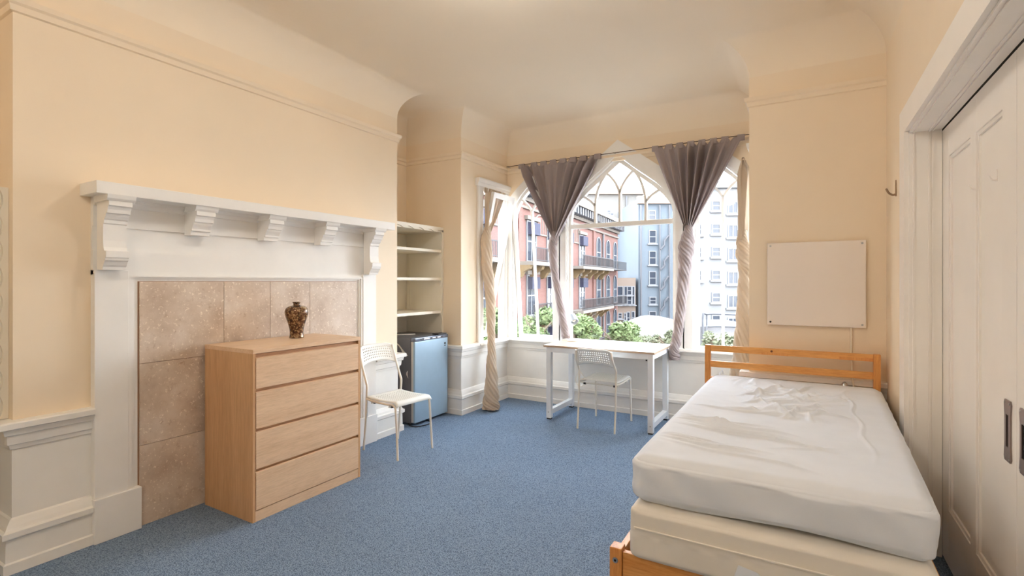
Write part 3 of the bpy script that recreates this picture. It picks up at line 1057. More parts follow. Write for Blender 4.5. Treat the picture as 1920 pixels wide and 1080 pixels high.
def gathered(name, label, group, mat, xa, xb, knot, rope, folds, r0, seed, axis='x', ytop=YWIRE, ztop=ZWIRE, flare=None, fold_a=.055, ntab=8, knot_w=.05, twist=.13, tabs=True):
    """cloth hung from a wire, pulled to a knot, then a twisted rope"""
    rnd = random.Random(seed)
    root = thing(name, label, 'curtain', ((xa + xb) / 2 if axis == 'x' else knot[0], ytop if axis == 'x' else (xa + xb) / 2, 0), 0, group)
    off = Vector(root.location)
    nu, nv = 150, 40
    ph = [rnd.uniform(0, 6.28) for _ in range(4)]
    m = B()
    G = []
    z_start = ztop - .006
    for i in range(nu + 1):
        u = i / nu
        colv = []
        uu = u + .012 * math.sin(2 * math.pi * folds * u + ph[0]) * (4 / folds)
        for j in range(nv + 1):
            t = j / nv
            g = t ** 1.04
            top = xa + (xb - xa) * uu
            kx = knot[0] if axis == 'x' else knot[1]
            x = top + (kx + (u - .5) * knot_w - top) * g
            a = fold_a * (1 - .1 * t) * (.22 + .78 * min(1, t * 6))
            f_ = math.sin(2 * math.pi * folds * u + ph[1] + 1.6 * math.sin(4 * u + ph[2]) + .5 * t * math.sin(9 * u + ph[3]))
            f_ = math.copysign(abs(f_) ** 1.3, f_) * (1.0 + .6 * math.sin(7 * u + ph[0]))
            f2 = .22 * math.sin(2 * math.pi * folds * 2.3 * u + ph[3] + t * 2) * min(1, t * 1.5)
            dep = a * (f_ + f2) * (1 - .45 * t)
            kd = (knot[1] - ytop) if axis == 'x' else (knot[0] - ytop)
            zz = z_start + (knot[2] - z_start) * t
            tb = (u * ntab) % 1.0 if tabs else .5
            zz -= (.034 * max(0, 1 - min(tb, 1 - tb) / .22) if .5 / ntab < u < 1 - .5 / ntab else 0) * max(0, 1 - t * 7)
            # small cross wrinkles
            dep += .004 * noise.noise(Vector((u * 14, t * 5, seed))) * t
            d_ = ytop + kd * g + dep
            colv.append(m.verts.new(Vector((x, d_, zz) if axis == 'x' else (d_, x, zz)) - off))
        G.append(colv)
    for i in range(nu):
        for j in range(nv):
            m.faces.new((G[i][j], G[i + 1][j], G[i + 1][j + 1], G[i][j + 1]))
    o = new('drape', m, mat, root, 60)
    sm = o.modifiers.new('thickness', 'SOLIDIFY'); sm.thickness = .002
    # tabs round the wire
    if tabs:
        for i in range(ntab):
            u = (i + .5) / ntab if 0 < i < ntab - 1 else (.02 if i == 0 else .98)
            x = xa + (xb - xa) * u
            w_ = abs(xb - xa) / ntab * .3
            m = B()
            pr_ = [(-.012, z_start - .04), (-.012, ztop + .004), (0, ztop + .012), (.012, ztop + .004), (.012, z_start - .04), (.010, z_start - .04), (.010, ztop + .003), (0, ztop + .0095), (-.010, ztop + .003), (-.010, z_start - .04)]
            if axis == 'x':
                prism(m, [(ytop + p[0], p[1]) for p in pr_], 'x', x - w_, x + w_)
            else:
                prism(m, [(ytop + p[0], p[1]) for p in pr_], 'y', x - w_, x + w_)
            for v_ in m.verts:
                v_.co -= off
            new('tab', m, mat, root)
    # rope: twisted lobes
    P = smooth_path(rope, 16)
    m = B()
    nP = len(P)
    def rf(s, a, i):
        prof_ = r0(s)
        tw = a + s * len(P) * twist + .35 * math.sin(s * 11 + seed)
        l1 = abs(math.sin(1.5 * tw + .6)) ** .7
        l2 = abs(math.sin(4.5 * tw + 1.1)) ** .7
        l3 = .5 + .5 * math.sin(11 * tw + 3 * math.sin(s * 17))
        return prof_ * (.60 + .24 * l1 + .22 * l2 + .07 * l3)
    tube(m, [p - off for p in P], .04, 72, True, rf)
    new('twisted_length', m, mat, root, 60)
    return root
gathered('grey_curtain', 'grey tab-top curtain knotted to a twisted rope, beside the desk lamp', 'knotted grey curtains', M['grey_cloth'], -2.895, -1.915, (-2.435, 5.15, 1.90),
    [(-2.435, 5.15, 1.96), (-2.45, 5.15, 1.87), (-2.468, 5.15, 1.79), (-2.45, 5.15, 1.565), (-2.42, 5.15, 1.384), (-2.374, 5.15, 1.145), (-2.335, 5.15, .966), (-2.305, 5.15, .80), (-2.303, 5.15, .764)], 7.0,
    lambda s: .030 + .016 * min(1, s / .12) + .005 * math.sin(s * 9) - .004 * s, 3)
gathered('grey_curtain', 'grey tab-top curtain knotted to a twisted rope, tucked behind the desk end', 'knotted grey curtains', M['grey_cloth'], -1.335, -.50, (-.99, 5.15, 1.90),
    [(-.985, 5.15, 1.95), (-.995, 5.15, 1.85), (-1.01, 5.15, 1.72), (-1.02, 5.15, 1.595), (-1.033, 5.15, 1.437), (-1.054, 5.15, 1.226), (-1.074, 5.15, 1.014), (-1.10, 5.15, .83), (-1.125, 5.15, .72), (-1.125, 5.165, .66), (-1.12, 5.17, .62)], 7.0,
    lambda s: .032 + .024 * min(1, s / .14) + .006 * math.sin(s * 7) + (.014 * max(0, .12 - abs(s - .2)) / .12) - .006 * s, 5)
# beige pair on the bay's side windows
gathered('beige_curtain', 'beige curtain twisted into a rope reaching the carpet, on the left bay window', 'twisted beige curtains', M['beige_cloth'], 4.70, 5.10, (-3.05, 4.70, 1.95),
    [(-3.05, 4.70, 2.0), (-3.05, 4.675, 1.86), (-3.045, 4.68, 1.6), (-3.04, 4.725, 1.32), (-3.03, 4.735, 1.085), (-3.01, 4.71, .85), (-2.985, 4.68, .70), (-2.965, 4.65, .5), (-2.95, 4.625, .3), (-2.945, 4.61, .12), (-2.94, 4.60, .012)], 5,
    lambda s: .034 + .018 * min(1, s / .1) + .008 * math.sin(s * 8) + .034 * max(0, (s - .62) / .38), 8, axis='y', ytop=-3.075, ztop=2.435, ntab=6, fold_a=.03, knot_w=.09)
gathered('beige_curtain', 'beige curtain twisted into a rope behind the bed headboard', 'twisted beige curtains', M['beige_cloth'], 4.66, 5.10, (-.47, 4.78, 1.75),
    [(-.47, 4.78, 1.84), (-.465, 4.775, 1.74), (-.457, 4.77, 1.64), (-.445, 4.80, 1.5), (-.45, 4.77, 1.29), (-.455, 4.74, 1.06), (-.46, 4.67, .84), (-.47, 4.64, .62), (-.475, 4.62, .4), (-.475, 4.60, .2), (-.475, 4.60, .012)], 5,
    lambda s: .028 + .036 * min(1, s / .2) + .008 * math.sin(s * 8 + 2) + .02 * max(0, (s - .6) / .4), 9, axis='y', ytop=-.45, ztop=2.435, ntab=6, fold_a=.05, knot_w=.10)

# ------------------------------------------------------------------ whiteboard, cable, hooks
WB = thing('whiteboard', 'blank frameless whiteboard screwed to the cream wall above the bed', 'whiteboard', (.06, YB, 1.377))
m = B(); box(m, -.298, .298, -.028, -.018, -.298, .298, .006)
new('panel', m, M['board'], WB)
for sx in (-1, 1):
    for sz in (-1, 1):
        mt = M['steel'] if not (sx < 0 and sz < 0) else M['black']
        m = B(); cyl(m, (sx * .276, -.031, sz * .276), (sx * .276, -.027, sz * .276), .007, 12)
        new('screw', m, mt, WB)
        m = B(); cyl(m, (sx * .276, -.019, sz * .276), (sx * .276, 0, sz * .276), .008, 10)
        new('standoff', m, M['steel'], WB)
m = B(); tube(m, smooth_path([(-.285, -.0282, .04), (-.15, -.0282, .05), (-.05, -.0282, .055), (.02, -.0282, .072), (.07, -.0282, .066), (.16, -.0282, .055), (.28, -.0282, .072)]), .0009, 5)
new('scuff_line', m, M['shelfpaint'], WB)
CB = thing('wall_cable', 'white cable hanging from the whiteboard down behind the headboard', 'cable', (.275, YB - .01, 1.08))
m = B(); tube(m, smooth_path([(.0, .0, .04), (.0, 0, -.1), (.003, 0, -.25), (.005, -.055, -.36), (.014, -.062, -.42), (.02, -.058, -.5)]), .006, 8)
new('cord', m, M['cable'], CB, 50)
m = B(); lathe(m, [(.026, 0), (.028, .01), (.024, .035), (.014, .055), (.004, .064)], 20)
PLG = tag(new('night_light', m, M['steel'], None, 50, (.232, YB - .095, .655)), 'small pointed metal night light on the wall behind the bed', 'night light')
m = B(); cyl(m, (0, 0, .02), (0, .035, .02), .008); new('wall_pin', m, M['steel'], PLG)

def coat_hook(label, loc, sc_=1.0, mat=None):
    r = thing('coat_hook', label, 'hook', loc, 0, None)
    r.scale = (sc_, sc_, sc_)
    mat = mat or M['hook']
    m = B(); prism(m, [(-.009, .028), (0, .05), (.009, .028), (.011, -.02), (.008, -.045), (-.008, -.045), (-.011, -.02)], 'x', -.006, 0)
    new('back_plate', m, mat, r)
    m = B(); tube(m, smooth_path([(-.004, 0, -.035), (-.02, 0, -.036), (-.038, 0, -.022), (-.05, 0, .004)]), [.006] * 24 + [.004], 8)
    new('prong', m, mat, r)
coat_hook('worn metal coat hook on the cream wall beside the door casing', (XR, 3.72, 1.945))
coat_hook('painted coat hook on the sliding door, next to its centre stile', (.602, 2.705, 1.785), .5, M['door'])
coat_hook('painted coat hook on the sliding door panel close to the meeting edge', (.602, 2.452, 1.775), .45, M['door'])

# ------------------------------------------------------------------ bed
BD = thing('bed_frame', 'pine bed frame with slatted headboard beside the sliding doors', 'bed', (-.11, 3.0, 0))
BDO = Vector((-.11, 3.0, 0))
def bd(name, bm, mat, parent=BD):
    for v_ in bm.verts:
        v_.co -= BDO
    return new(name, bm, mat, parent)
bx0, bx1 = -.655, .428
for x in (bx0, bx1 - .038):
    bd('headboard_post', box(B(), x, x + .038, 4.03, 4.082, 0, .916, .003), M['pine_z'])
for z0, z1 in ((.868, .914), (.75, .796), (.63, .676), (.2, .34)):
    p = bd('headboard_rail', box(B(), bx0 + .038, bx1 - .038, 4.044, 4.068, z0, z1, .002), M['pine_x'])
    if z0 > .8:
        bd('lamella', box(B(), -.27, -.10, 4.0425, 4.046, z0, z0 + .018), M['pine_z'], p)
        bd('lamella', box(B(), .20, .39, 4.0425, 4.046, z0, z0 + .02), M['pine_z'], p)
        m = B(); cyl(m, (-.205, 4.0415, .895), (-.205, 4.046, .895), .008, 10)
        bd('knot', m, M['knot'], p)
for x in (bx0 - .02, bx1 - .028):
    p = bd('foot_post', box(B(), x, x + .048, 1.935, 1.99, 0, .332, .004), M['pine_z'])
    for z in (.285, .20):
        m = B(); cyl(m, (x + .024, 1.9325, z), (x + .024, 1.937, z), .011, 14)
        sc_ = bd('bolt', m, M['steel'], p)
        m = B(); cyl(m, (x + .024, 1.931, z), (x + .024, 1.933, z), .005, 6)
        bd('bolt_socket', m, M['black'], sc_)
bd('footboard', box(B(), bx0 + .03, bx1 - .03, 1.948, 1.972, .09, .318, .002), M['pine_x'])
for x in (bx0 + .002, bx1 - .028):
    bd('side_rail', box(B(), x, x + .026, 1.99, 4.032, .17, .318, .002), M['pine_y'])
    xi = x + .026 if x < 0 else x - .02
    bd('slat_ledge', box(B(), xi, xi + .02, 2.0, 4.03, .2, .225), M['steel'])
for i in range(12):
    y = 2.04 + i * .165
    bd('slat', box(B(), bx0 + .03, bx1 - .03, y, y + .07, .226, .242), M['pine_x'])

def cushion(name, x0, x1, y0, y1, z0, z1, rad, mat, wr, label, cat, hem=0, taper=0):
    """rounded box of cloth, wrinkled on top"""
    nx, ny, nz = 130, 250, 26
    bm = B()
    cx, cy, cz = (x0 + x1) / 2, (y0 + y1) / 2, z0
    hx, hy, hz = (x1 - x0) / 2, (y1 - y0) / 2, (z1 - z0) / 2
    def proj(p):
        q = Vector(p)
        inner = Vector((max(-hx + rad, min(hx - rad, q.x)), max(-hy + rad, min(hy - rad, q.y)), max(-hz + rad * .8, min(hz - rad * .8, q.z))))
        d = q - inner
        if d.length > 1e-9:
            q = inner + d.normalized() * rad * (1 if abs(d.normalized().z) < .5 else .9)
        return q
    verts = {}
    def V_(i, j, k_):
        key = (i, j, k_)
        if key not in verts:
            def ease(t):          # denser near the edges
                return t + .10 * math.sin(2 * math.pi * t) / (2 * math.pi) * -1.5
            p = Vector((hx * (2 * ease(i / nx) - 1), hy * (2 * ease(j / ny) - 1), hz * (2 * k_ / nz - 1)))
            q = proj(p)
            q = wr(q, hx, hy, hz)
            if taper and q.x > 0:
                q.x -= taper * (q.x / hx) * (.5 - q.y / (2 * hy))
            verts[key] = bm.verts.new(q + Vector((0, 0, hz)))
        return verts[key]
    for i in range(nx):
        for j in range(ny):
            bm.faces.new((V_(i, j, nz), V_(i + 1, j, nz), V_(i + 1, j + 1, nz), V_(i, j + 1, nz)))
            bm.faces.new((V_(i, j, 0), V_(i, j + 1, 0), V_(i + 1, j + 1, 0), V_(i + 1, j, 0)))
    for k_ in range(nz):
        for i in range(nx):
            bm.faces.new((V_(i, 0, k_), V_(i + 1, 0, k_), V_(i + 1, 0, k_ + 1), V_(i, 0, k_ + 1)))
            bm.faces.new((V_(i, ny, k_), V_(i, ny, k_ + 1), V_(i + 1, ny, k_ + 1), V_(i + 1, ny, k_)))
        for j in range(ny):
            bm.faces.new((V_(0, j, k_), V_(0, j, k_ + 1), V_(0, j + 1, k_ + 1), V_(0, j + 1, k_)))
            bm.faces.new((V_(nx, j, k_), V_(nx, j + 1, k_), V_(nx, j + 1, k_ + 1), V_(nx, j, k_ + 1)))
    root = thing(name, label, cat, (cx, cy, cz))
    new('cover', bm, mat, root, 80)
    return root

def crease(p, a, b, wid, amp):
    """a soft raised fold from a to b"""
    a = Vector(a); b = Vector(b)
    d = b - a
    L = d.length
    d = d / L
    q = Vector((p.x, p.y)) - a
    t = q.dot(d)
    n_ = q.x * -d.y + q.y * d.x + .012 * math.sin(t * 14 + a.x * 30)
    e = max(0, min(1, min(t, L - t) / (.25 * L)))
    return amp * e * math.exp(-(n_ / wid) ** 2)

FOLDS = []
rf_ = random.Random(21)
# ridges radiating from the middle of the bed, and long pulls along the left edge towards the foot
for i in range(30):
    c0_ = (rf_.uniform(-.22, .22), rf_.uniform(-.10, .62))
    an = math.radians(rf_.choice([rf_.uniform(-35, 35), rf_.uniform(30, 75), rf_.uniform(100, 150)]))
    L = rf_.uniform(.12, .42)
    FOLDS.append(((c0_[0] - math.cos(an) * L / 2, c0_[1] - math.sin(an) * L / 2), (c0_[0] + math.cos(an) * L / 2, c0_[1] + math.sin(an) * L / 2), rf_.uniform(.009, .018), rf_.uniform(.008, .017)))
for i in range(14):
    y = rf_.uniform(-.85, -.1)
    FOLDS.append(((-.48, y + rf_.uniform(-.03, .05)), (rf_.uniform(-.2, .3), y - rf_.uniform(.0, .12)), rf_.uniform(.007, .014), rf_.uniform(.006, .012)))
for i in range(7):
    x = rf_.uniform(-.4, .1)
    FOLDS.append(((x, .9), (x + rf_.uniform(-.1, .15), rf_.uniform(.5, .7)), .016, .007))
FOLDS.append(((.36, -.8), (.30, .75), .008, .008))
for i in range(12):
    c0_ = (rf_.uniform(-.1, .3), rf_.uniform(.1, .8)); an = math.radians(rf_.uniform(20, 70)); L = rf_.uniform(.15, .4)
    FOLDS.append(((c0_[0] - math.cos(an) * L / 2, c0_[1] - math.sin(an) * L / 2), (c0_[0] + math.cos(an) * L / 2, c0_[1] + math.sin(an) * L / 2), rf_.uniform(.008, .014), rf_.uniform(.006, .013)))
FOLDS.append(((-.05, -.72), (.25, -.55), .012, .005))

def wr_mattress(q, hx, hy, hz):
    q = q.copy()
    topw = max(0, min(1, (q.z - hz * .55) / (hz * .45)))
    if topw > 0:
        z = 0
        for a, b, wd, am in FOLDS:
            z += crease(q, a, b, wd, am)
        z += .004 * noise.noise(Vector((q.x * 4, q.y * 3, 1.3))) + .0018 * noise.noise(Vector((q.x * 14, q.y * 12, 4.0)))
        q.z += z * topw
        # soft crown: lower near the rim
        q.z -= .014 * topw * max(0, abs(q.y / hy) - .8) / .2
    else:
        out = Vector((q.x / hx if abs(q.x) > hx * .97 else 0, q.y / hy if abs(q.y) > hy * .97 else 0, 0))
        w_ = .006 * noise.noise(Vector((q.x * 5 + q.y * 5, q.z * 9, 2.0))) + .003 * math.sin((q.x + q.y) * 26 + q.z * 40 + 3 * noise.noise(Vector((q.x * 2, q.y * 2, 0))))
        q += out * w_
    # wavy lower edge of the pulled sheet
    if q.z < -hz * .7:
        q.z += .008 * math.sin(q.x * 7 + 1) - .004
    return q
def wr_box(q, hx, hy, hz):
    q = q.copy()
    out = Vector((q.x / hx if abs(q.x) > hx * .97 else 0, q.y / hy if abs(q.y) > hy * .97 else 0, 0))
    w_ = .004 * noise.noise(Vector((q.x * 6 + q.y * 6, q.z * 10, 7.0)))
    if q.z < 0:
        w_ += .003 * math.sin((q.x + q.y) * 60 + 5 * noise.noise(Vector((q.x * 3, q.y * 3, 0))))
    q += out * w_ * min(1, (hz - abs(q.z)) / hz * 3)
    return q
BS = cushion('box_spring', -.592, .352, 1.915, 4.02, .320, .520, .035, M['boxcloth'], wr_box, 'cream box spring resting on the pine frame under the mattress', 'box spring')
MT = cushion('mattress', -.600, .432, 1.945, 4.02, .537, .713, .062, M['sheet'], wr_mattress, 'mattress in a wrinkled white fitted sheet on the cream box spring', 'mattress', taper=.075)
# piping and tags
m = B(); tube(m, [(-.45, -1.0545, .125), (0, -1.056, .125), (.45, -1.0545, .125)], .004, 6)
new('seam', m, M['boxcloth'], BS)
m = B(); plate(m, [(-.10, .02), (-.08, .085), (-.02, .075), (.0, .06), (.06, .055), (.08, .015)], lambda u, v_, d_: (u, -1.058 - d_, v_), .0, .0015)
tagm = new('care_label', m, M['sheet'], BS)
m = B(); tube(m, smooth_path([(-.45, .93, .185), (-.442, .925, .20), (-.43, .93, .212), (-.425, .925, .19)]), .005, 6)
new('sheet_corner_tuft', m, M['sheet'], MT, 60)

# ------------------------------------------------------------------ ceiling lamp (just above the picture), plus an unseen globe added as fill
for lx, ly, lit, lab in ((-1.4, 2.15, 40.0, 'opal glass globe lamp on the ceiling between chest and bed'), (-1.3, -.3, 78.0, 'added fill globe lamp, unseen, on the ceiling near the rear wall')):
    k = NT('opal_glass_lit')
    k.base(srgb(255, 250, 240))
    k.b.inputs['Emission Color'].default_value = (1.0, .98, .945, 1)
    k.b.inputs['Emission Strength'].default_value = lit
    CL = thing('ceiling_lamp', lab, 'lamp', (lx, ly, ZC), 0, 'ceiling globes')
    new('canopy', lathe(B(), [(.06, -.03), (.065, -.02), (.065, 0), (.02, 0)], 36), M['metal_white'], CL, 40)
    m = B(); cyl(m, (0, 0, -.08), (0, 0, -.02), .01)
    new('stem', m, M['metal_white'], CL)
    m = B(); bmesh.ops.create_uvsphere(m, u_segments=24, v_segments=16, radius=.11)
    for v_ in m.verts:
        v_.co.z -= .16
    new('opal_globe', m, k.m, CL, True)

# ------------------------------------------------------------------ outside
CY, SY = math.cos(YAW), math.sin(YAW)
def ew(xo, d):                       # metres right of / ahead of the viewpoint -> world XY
    return (-SY * d + CY * xo, CY * d + SY * xo)
GZ = -9.0
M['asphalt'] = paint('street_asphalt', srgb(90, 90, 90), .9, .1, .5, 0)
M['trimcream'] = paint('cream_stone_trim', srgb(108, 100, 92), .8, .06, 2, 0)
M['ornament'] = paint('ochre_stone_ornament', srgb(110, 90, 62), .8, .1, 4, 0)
M['white_wall'] = paint('darkened_white_render', srgb(108, 108, 109), .8, .03, .6, 0)  # outdoor building colours darkened below their own to balance the bright sky
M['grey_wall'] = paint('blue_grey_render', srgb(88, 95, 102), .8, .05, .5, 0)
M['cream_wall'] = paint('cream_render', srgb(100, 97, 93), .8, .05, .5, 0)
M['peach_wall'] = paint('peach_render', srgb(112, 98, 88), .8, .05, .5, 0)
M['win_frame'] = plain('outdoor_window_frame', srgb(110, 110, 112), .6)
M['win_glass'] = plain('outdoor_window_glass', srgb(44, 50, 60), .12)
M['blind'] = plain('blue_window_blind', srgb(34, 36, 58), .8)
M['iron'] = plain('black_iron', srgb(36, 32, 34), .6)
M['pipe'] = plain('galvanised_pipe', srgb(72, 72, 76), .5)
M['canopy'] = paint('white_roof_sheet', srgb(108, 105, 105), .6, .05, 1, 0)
k = NT('red_brick')
v = k.coord()
br = k.n('ShaderNodeTexBrick')
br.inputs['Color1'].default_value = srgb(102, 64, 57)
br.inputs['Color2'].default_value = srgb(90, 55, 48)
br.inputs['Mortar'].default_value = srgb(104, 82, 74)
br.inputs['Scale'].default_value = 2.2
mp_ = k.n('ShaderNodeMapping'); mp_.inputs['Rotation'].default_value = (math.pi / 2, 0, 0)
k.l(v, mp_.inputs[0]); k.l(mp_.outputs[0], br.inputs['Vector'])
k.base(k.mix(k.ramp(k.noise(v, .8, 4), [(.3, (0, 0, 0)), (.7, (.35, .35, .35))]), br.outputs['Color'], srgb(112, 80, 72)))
k.set(Roughness=.9)
M['brick'] = k.m

bm = B(); box(bm, -120, 120, -80, 160, GZ - .3, GZ)
struct(new('ground', bm, M['asphalt']), 'street far below the windows')

def ext_window(root, x, z, w_, h_, y=0.0, arched=False, bars=(1, 1), frame=None, pane=None, name='window'):
    """window on a facade in local coords: x along, y outward negative, z up (x,z = lower centre)"""
    frame = frame or M['win_frame']; pane = pane or M['win_glass']
    t = .12
    if arched:
        def out(wd, e):
            return [(x - wd / 2, z - e), (x + wd / 2, z - e)] + [(x + wd / 2 * math.cos(a), z + h_ - w_ / 2 + wd / 2 * math.sin(a)) for a in [math.pi * i / 10 for i in range(11)]]
        o_, i_ = out(w_ + 2 * t, t), out(w_, 0)
    else:
        o_ = [(x - w_ / 2 - t, z - t), (x + w_ / 2 + t, z - t), (x + w_ / 2 + t, z + h_ + t), (x - w_ / 2 - t, z + h_ + t)]
        i_ = [(x - w_ / 2, z), (x + w_ / 2, z), (x + w_ / 2, z + h_), (x - w_ / 2, z + h_)]
    mf = lambda u, v_, d: (u, y + d, v_)
    m = B(); ring(m, o_, i_, mf, -.10, .0)
    nx_, nz_ = bars
    for i in range(1, nx_):
        xx = x - w_ / 2 + w_ * i / nx_
        box(m, xx - .05, xx + .05, y - .07, y, z, z + h_ - (.2 if arched else 0))
    for i in range(1, nz_):
        zz = z + h_ * i / nz_
        box(m, x - w_ / 2, x + w_ / 2, y - .07, y, zz - .05, zz + .05)
    f_ = new(name, m, frame, root)
    m = B(); plate(m, i_, mf, -.03, -.005)
    new('pane', m, pane, f_)
    return f_

# red brick building along the street
r_end = (13.91, 66.26)
ang = math.atan2(-.9025, -.4307)            # facade runs towards the viewer
wx, wy = ew(*r_end)
dirw = Vector(ew(-.4307, -.9025))
RB = thing('brick_building', 'red brick building with iron balconies and bracketed cream cornice', 'building', (wx, wy, GZ), math.atan2(dirw.y, dirw.x))
# local x runs along the facade towards the viewer, local +y is the street side
H = 9.2 - GZ
def zl(z): return z - GZ
def rbx(name, dims, mat, parent=RB):
    x0, x1, y0, y1, z0, z1 = dims
    return boxo(name, (x0, x1, y0, y1, zl(z0), zl(z1)), mat, parent)
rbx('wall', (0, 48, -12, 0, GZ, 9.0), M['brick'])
co = rbx('cornice', (-.6, 48, -.2, 1.1, 8.75, 9.25), M['trimcream'])
rbx('cornice_frieze', (-.2, 48, 0, .25, 7.7, 8.75), M['trimcream'], co)
for i in range(60):
    boxo('cornice_bracket', (.1 + i * .8, .42 + i * .8, .25, .95, zl(8.0), zl(8.75)), M['pipe'], co)
rbx('string_course', (-.1, 48, 0, .18, 7.1, 7.3), M['trimcream'])
for x in (7.0, 11.2, 18.7, 22.3, 31.0):
    rbx('pier', (x - .35, x + .35, 0, .14, GZ, 7.1), M['brick'])
for fz in (2.95, -1.35, -5.65):
    for x in (15.6, 20.3, 24.5, 28.8, 33.2, 37.4, 41.6):
        f_ = ext_window(RB, x, zl(fz + .15), 1.7, 3.05, .02, False, (2, 2))
        f_.rotation_euler = (0, 0, 0)
        for o_ in [f_] + list(f_.children):
            for v_ in o_.data.vertices:
                v_.co.y = -v_.co.y + .04
        m = B(); box(m, x - .8, x + .8, .06, .5, zl(fz + 2.2), zl(fz + 3.15))
        new('awning', m, M['blind'], f_)
        m = B(); box(m, x - 1.25, x + 1.25, .0, .3, zl(fz + 3.35), zl(fz + 3.65))
        new('lintel', m, M['trimcream'], f_)
    for x in (9.3, 5.1, 1.6):
        f_ = ext_window(RB, x, zl(fz + .2), 1.5, 3.3, .02, True, (1, 2))
        for o_ in [f_] + list(f_.children):
            for v_ in o_.data.vertices:
                v_.co.y = -v_.co.y + .04
    for x0, x1 in ((7.9, 19.6), (23.4, 31.6), (35.0, 43.0)):
        sl = rbx('balcony', (x0, x1, 0, 1.5, fz - .28, fz), M['trimcream'])
        for x in [x0 + .8 + i * 2.4 for i in range(int((x1 - x0) / 2.4) + 1)]:
            m = B(); prism(m, [(0, zl(fz - .28)), (1.2, zl(fz - .28)), (1.1, zl(fz - .55)), (.6, zl(fz - .8)), (.35, zl(fz - 1.2)), (0, zl(fz - 1.3))], 'x', x - .25, x + .25)
            new('console', m, M['ornament'], sl)
        m = B()
        box(m, x0, x1, 1.38, 1.44, zl(fz + 1.02), zl(fz + 1.10))
        box(m, x0, x1, 1.38, 1.44, zl(fz + .08), zl(fz + .14))
        for i in range(int((x1 - x0) / .22) + 1):
            xx = x0 + i * .22
            box(m, xx - .02, xx + .02, 1.39, 1.43, zl(fz), zl(fz + 1.05))
        rl = new('railing', m, M['iron'], sl)
    fe = rbx('fire_escape', (.5, 7.6, 0, 1.3, fz - .1, fz), M['iron'])
    m = B()
    box(m, .5, 7.6, 1.24, 1.28, zl(fz + .95), zl(fz + 1.0))
    for i in range(24):
        box(m, .5 + i * .3, .53 + i * .3, 1.24, 1.28, zl(fz), zl(fz + .97))
    new('railing', m, M['iron'], fe)
m = B(); cyl(m, (7.75, .2, 0), (7.75, .2, zl(7.0)), .12, 8)
new('downpipe', m, M['pipe'], RB)
for x in (17.5, 27, 36):
    f_ = ext_window(RB, x, zl(5.4), 3.2, 1.5, .02, True, (6, 1), M['trimcream'], M['brick'])
    for o_ in [f_] + list(f_.children):
        for v_ in o_.data.vertices:
            v_.co.y = -v_.co.y + .04

def block(name, label, p0, p1, d, top_y, depth, mat, turn=0.0):
    """building facing the viewpoint: pixel span p0..p1 at distance d, roof line at picture row top_y"""
    x0, x1 = (p0 - 960) / FPX * d, (p1 - 960) / FPX * d
    wx, wy = ew(x0, d)
    r = thing(name, label, 'building', (wx, wy, GZ), YAW + turn)
    ht = EYE + (529 - top_y) / FPX * d - GZ
    boxo('wall', (0, x1 - x0, 0, depth, 0, ht), mat, r)
    def X(px): return (px - p0) / FPX * d
    def Z(py): return EYE + (529 - py) / FPX * d - GZ
    return r, X, Z, ht, x1 - x0
def wins(r, X, Z, lst, bars=(1, 2)):
    for (a, b, t, u) in lst:
        f_ = ext_window(r, X((a + b) / 2), Z(u), X(b) - X(a), Z(t) - Z(u), 0, False, bars)
        m = B(); box(m, X(a) - .3, X(b) + .3, -.25, 0, Z(u) - .3, Z(u) - .12)
        new('sill', m, M['win_frame'], f_)

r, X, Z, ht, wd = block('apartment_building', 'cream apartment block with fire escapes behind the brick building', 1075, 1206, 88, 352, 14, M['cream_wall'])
wins(r, X, Z, [(1162, 1172, 437, 457), (1163, 1172, 475, 494), (1183, 1192, 439, 452), (1183, 1192, 475, 489), (1183, 1192, 512, 524), (1180, 1192, 400, 413), (1139, 1144, 395, 403), (1145, 1150, 400, 408), (1162, 1172, 400, 414)])
boxo('parapet', (-.3, wd + .2, -.6, .4, ht - 1.2, ht + .3), M['peach_wall'], r)
for z in (455, 492, 528, 420):
    fe = boxo('fire_escape', (X(1176), X(1195), -1.2, 0, Z(z), Z(z) + .12), M['iron'], r)
    m = B(); tube(m, [(X(1186), -.9, Z(z)), (X(1194), -.9, Z(z - 30))], .12, 6)
    new('ladder', m, M['pipe'], fe)
for p in (1174, 1197):
    m = B(); cyl(m, (X(p), -.25, 0), (X(p), -.25, ht - 1.5), .14, 8)
    new('downpipe', m, M['pipe'], r)
for p, h_ in ((1134, 5), (1160, 5.5), (1189, 6)):
    m = B()
    cyl(m, (X(p), 3, ht), (X(p), 3, ht + h_), .06, 6)
    cyl(m, (X(p) - 1.4, 3, ht + h_ * .8), (X(p) + 1.4, 3, ht + h_ * .8), .05, 6)
    cyl(m, (X(p) - 1.0, 3, ht + h_ * .6), (X(p) + 1.0, 3, ht + h_ * .6), .05, 6)
    new('antenna', m, M['iron'], r)

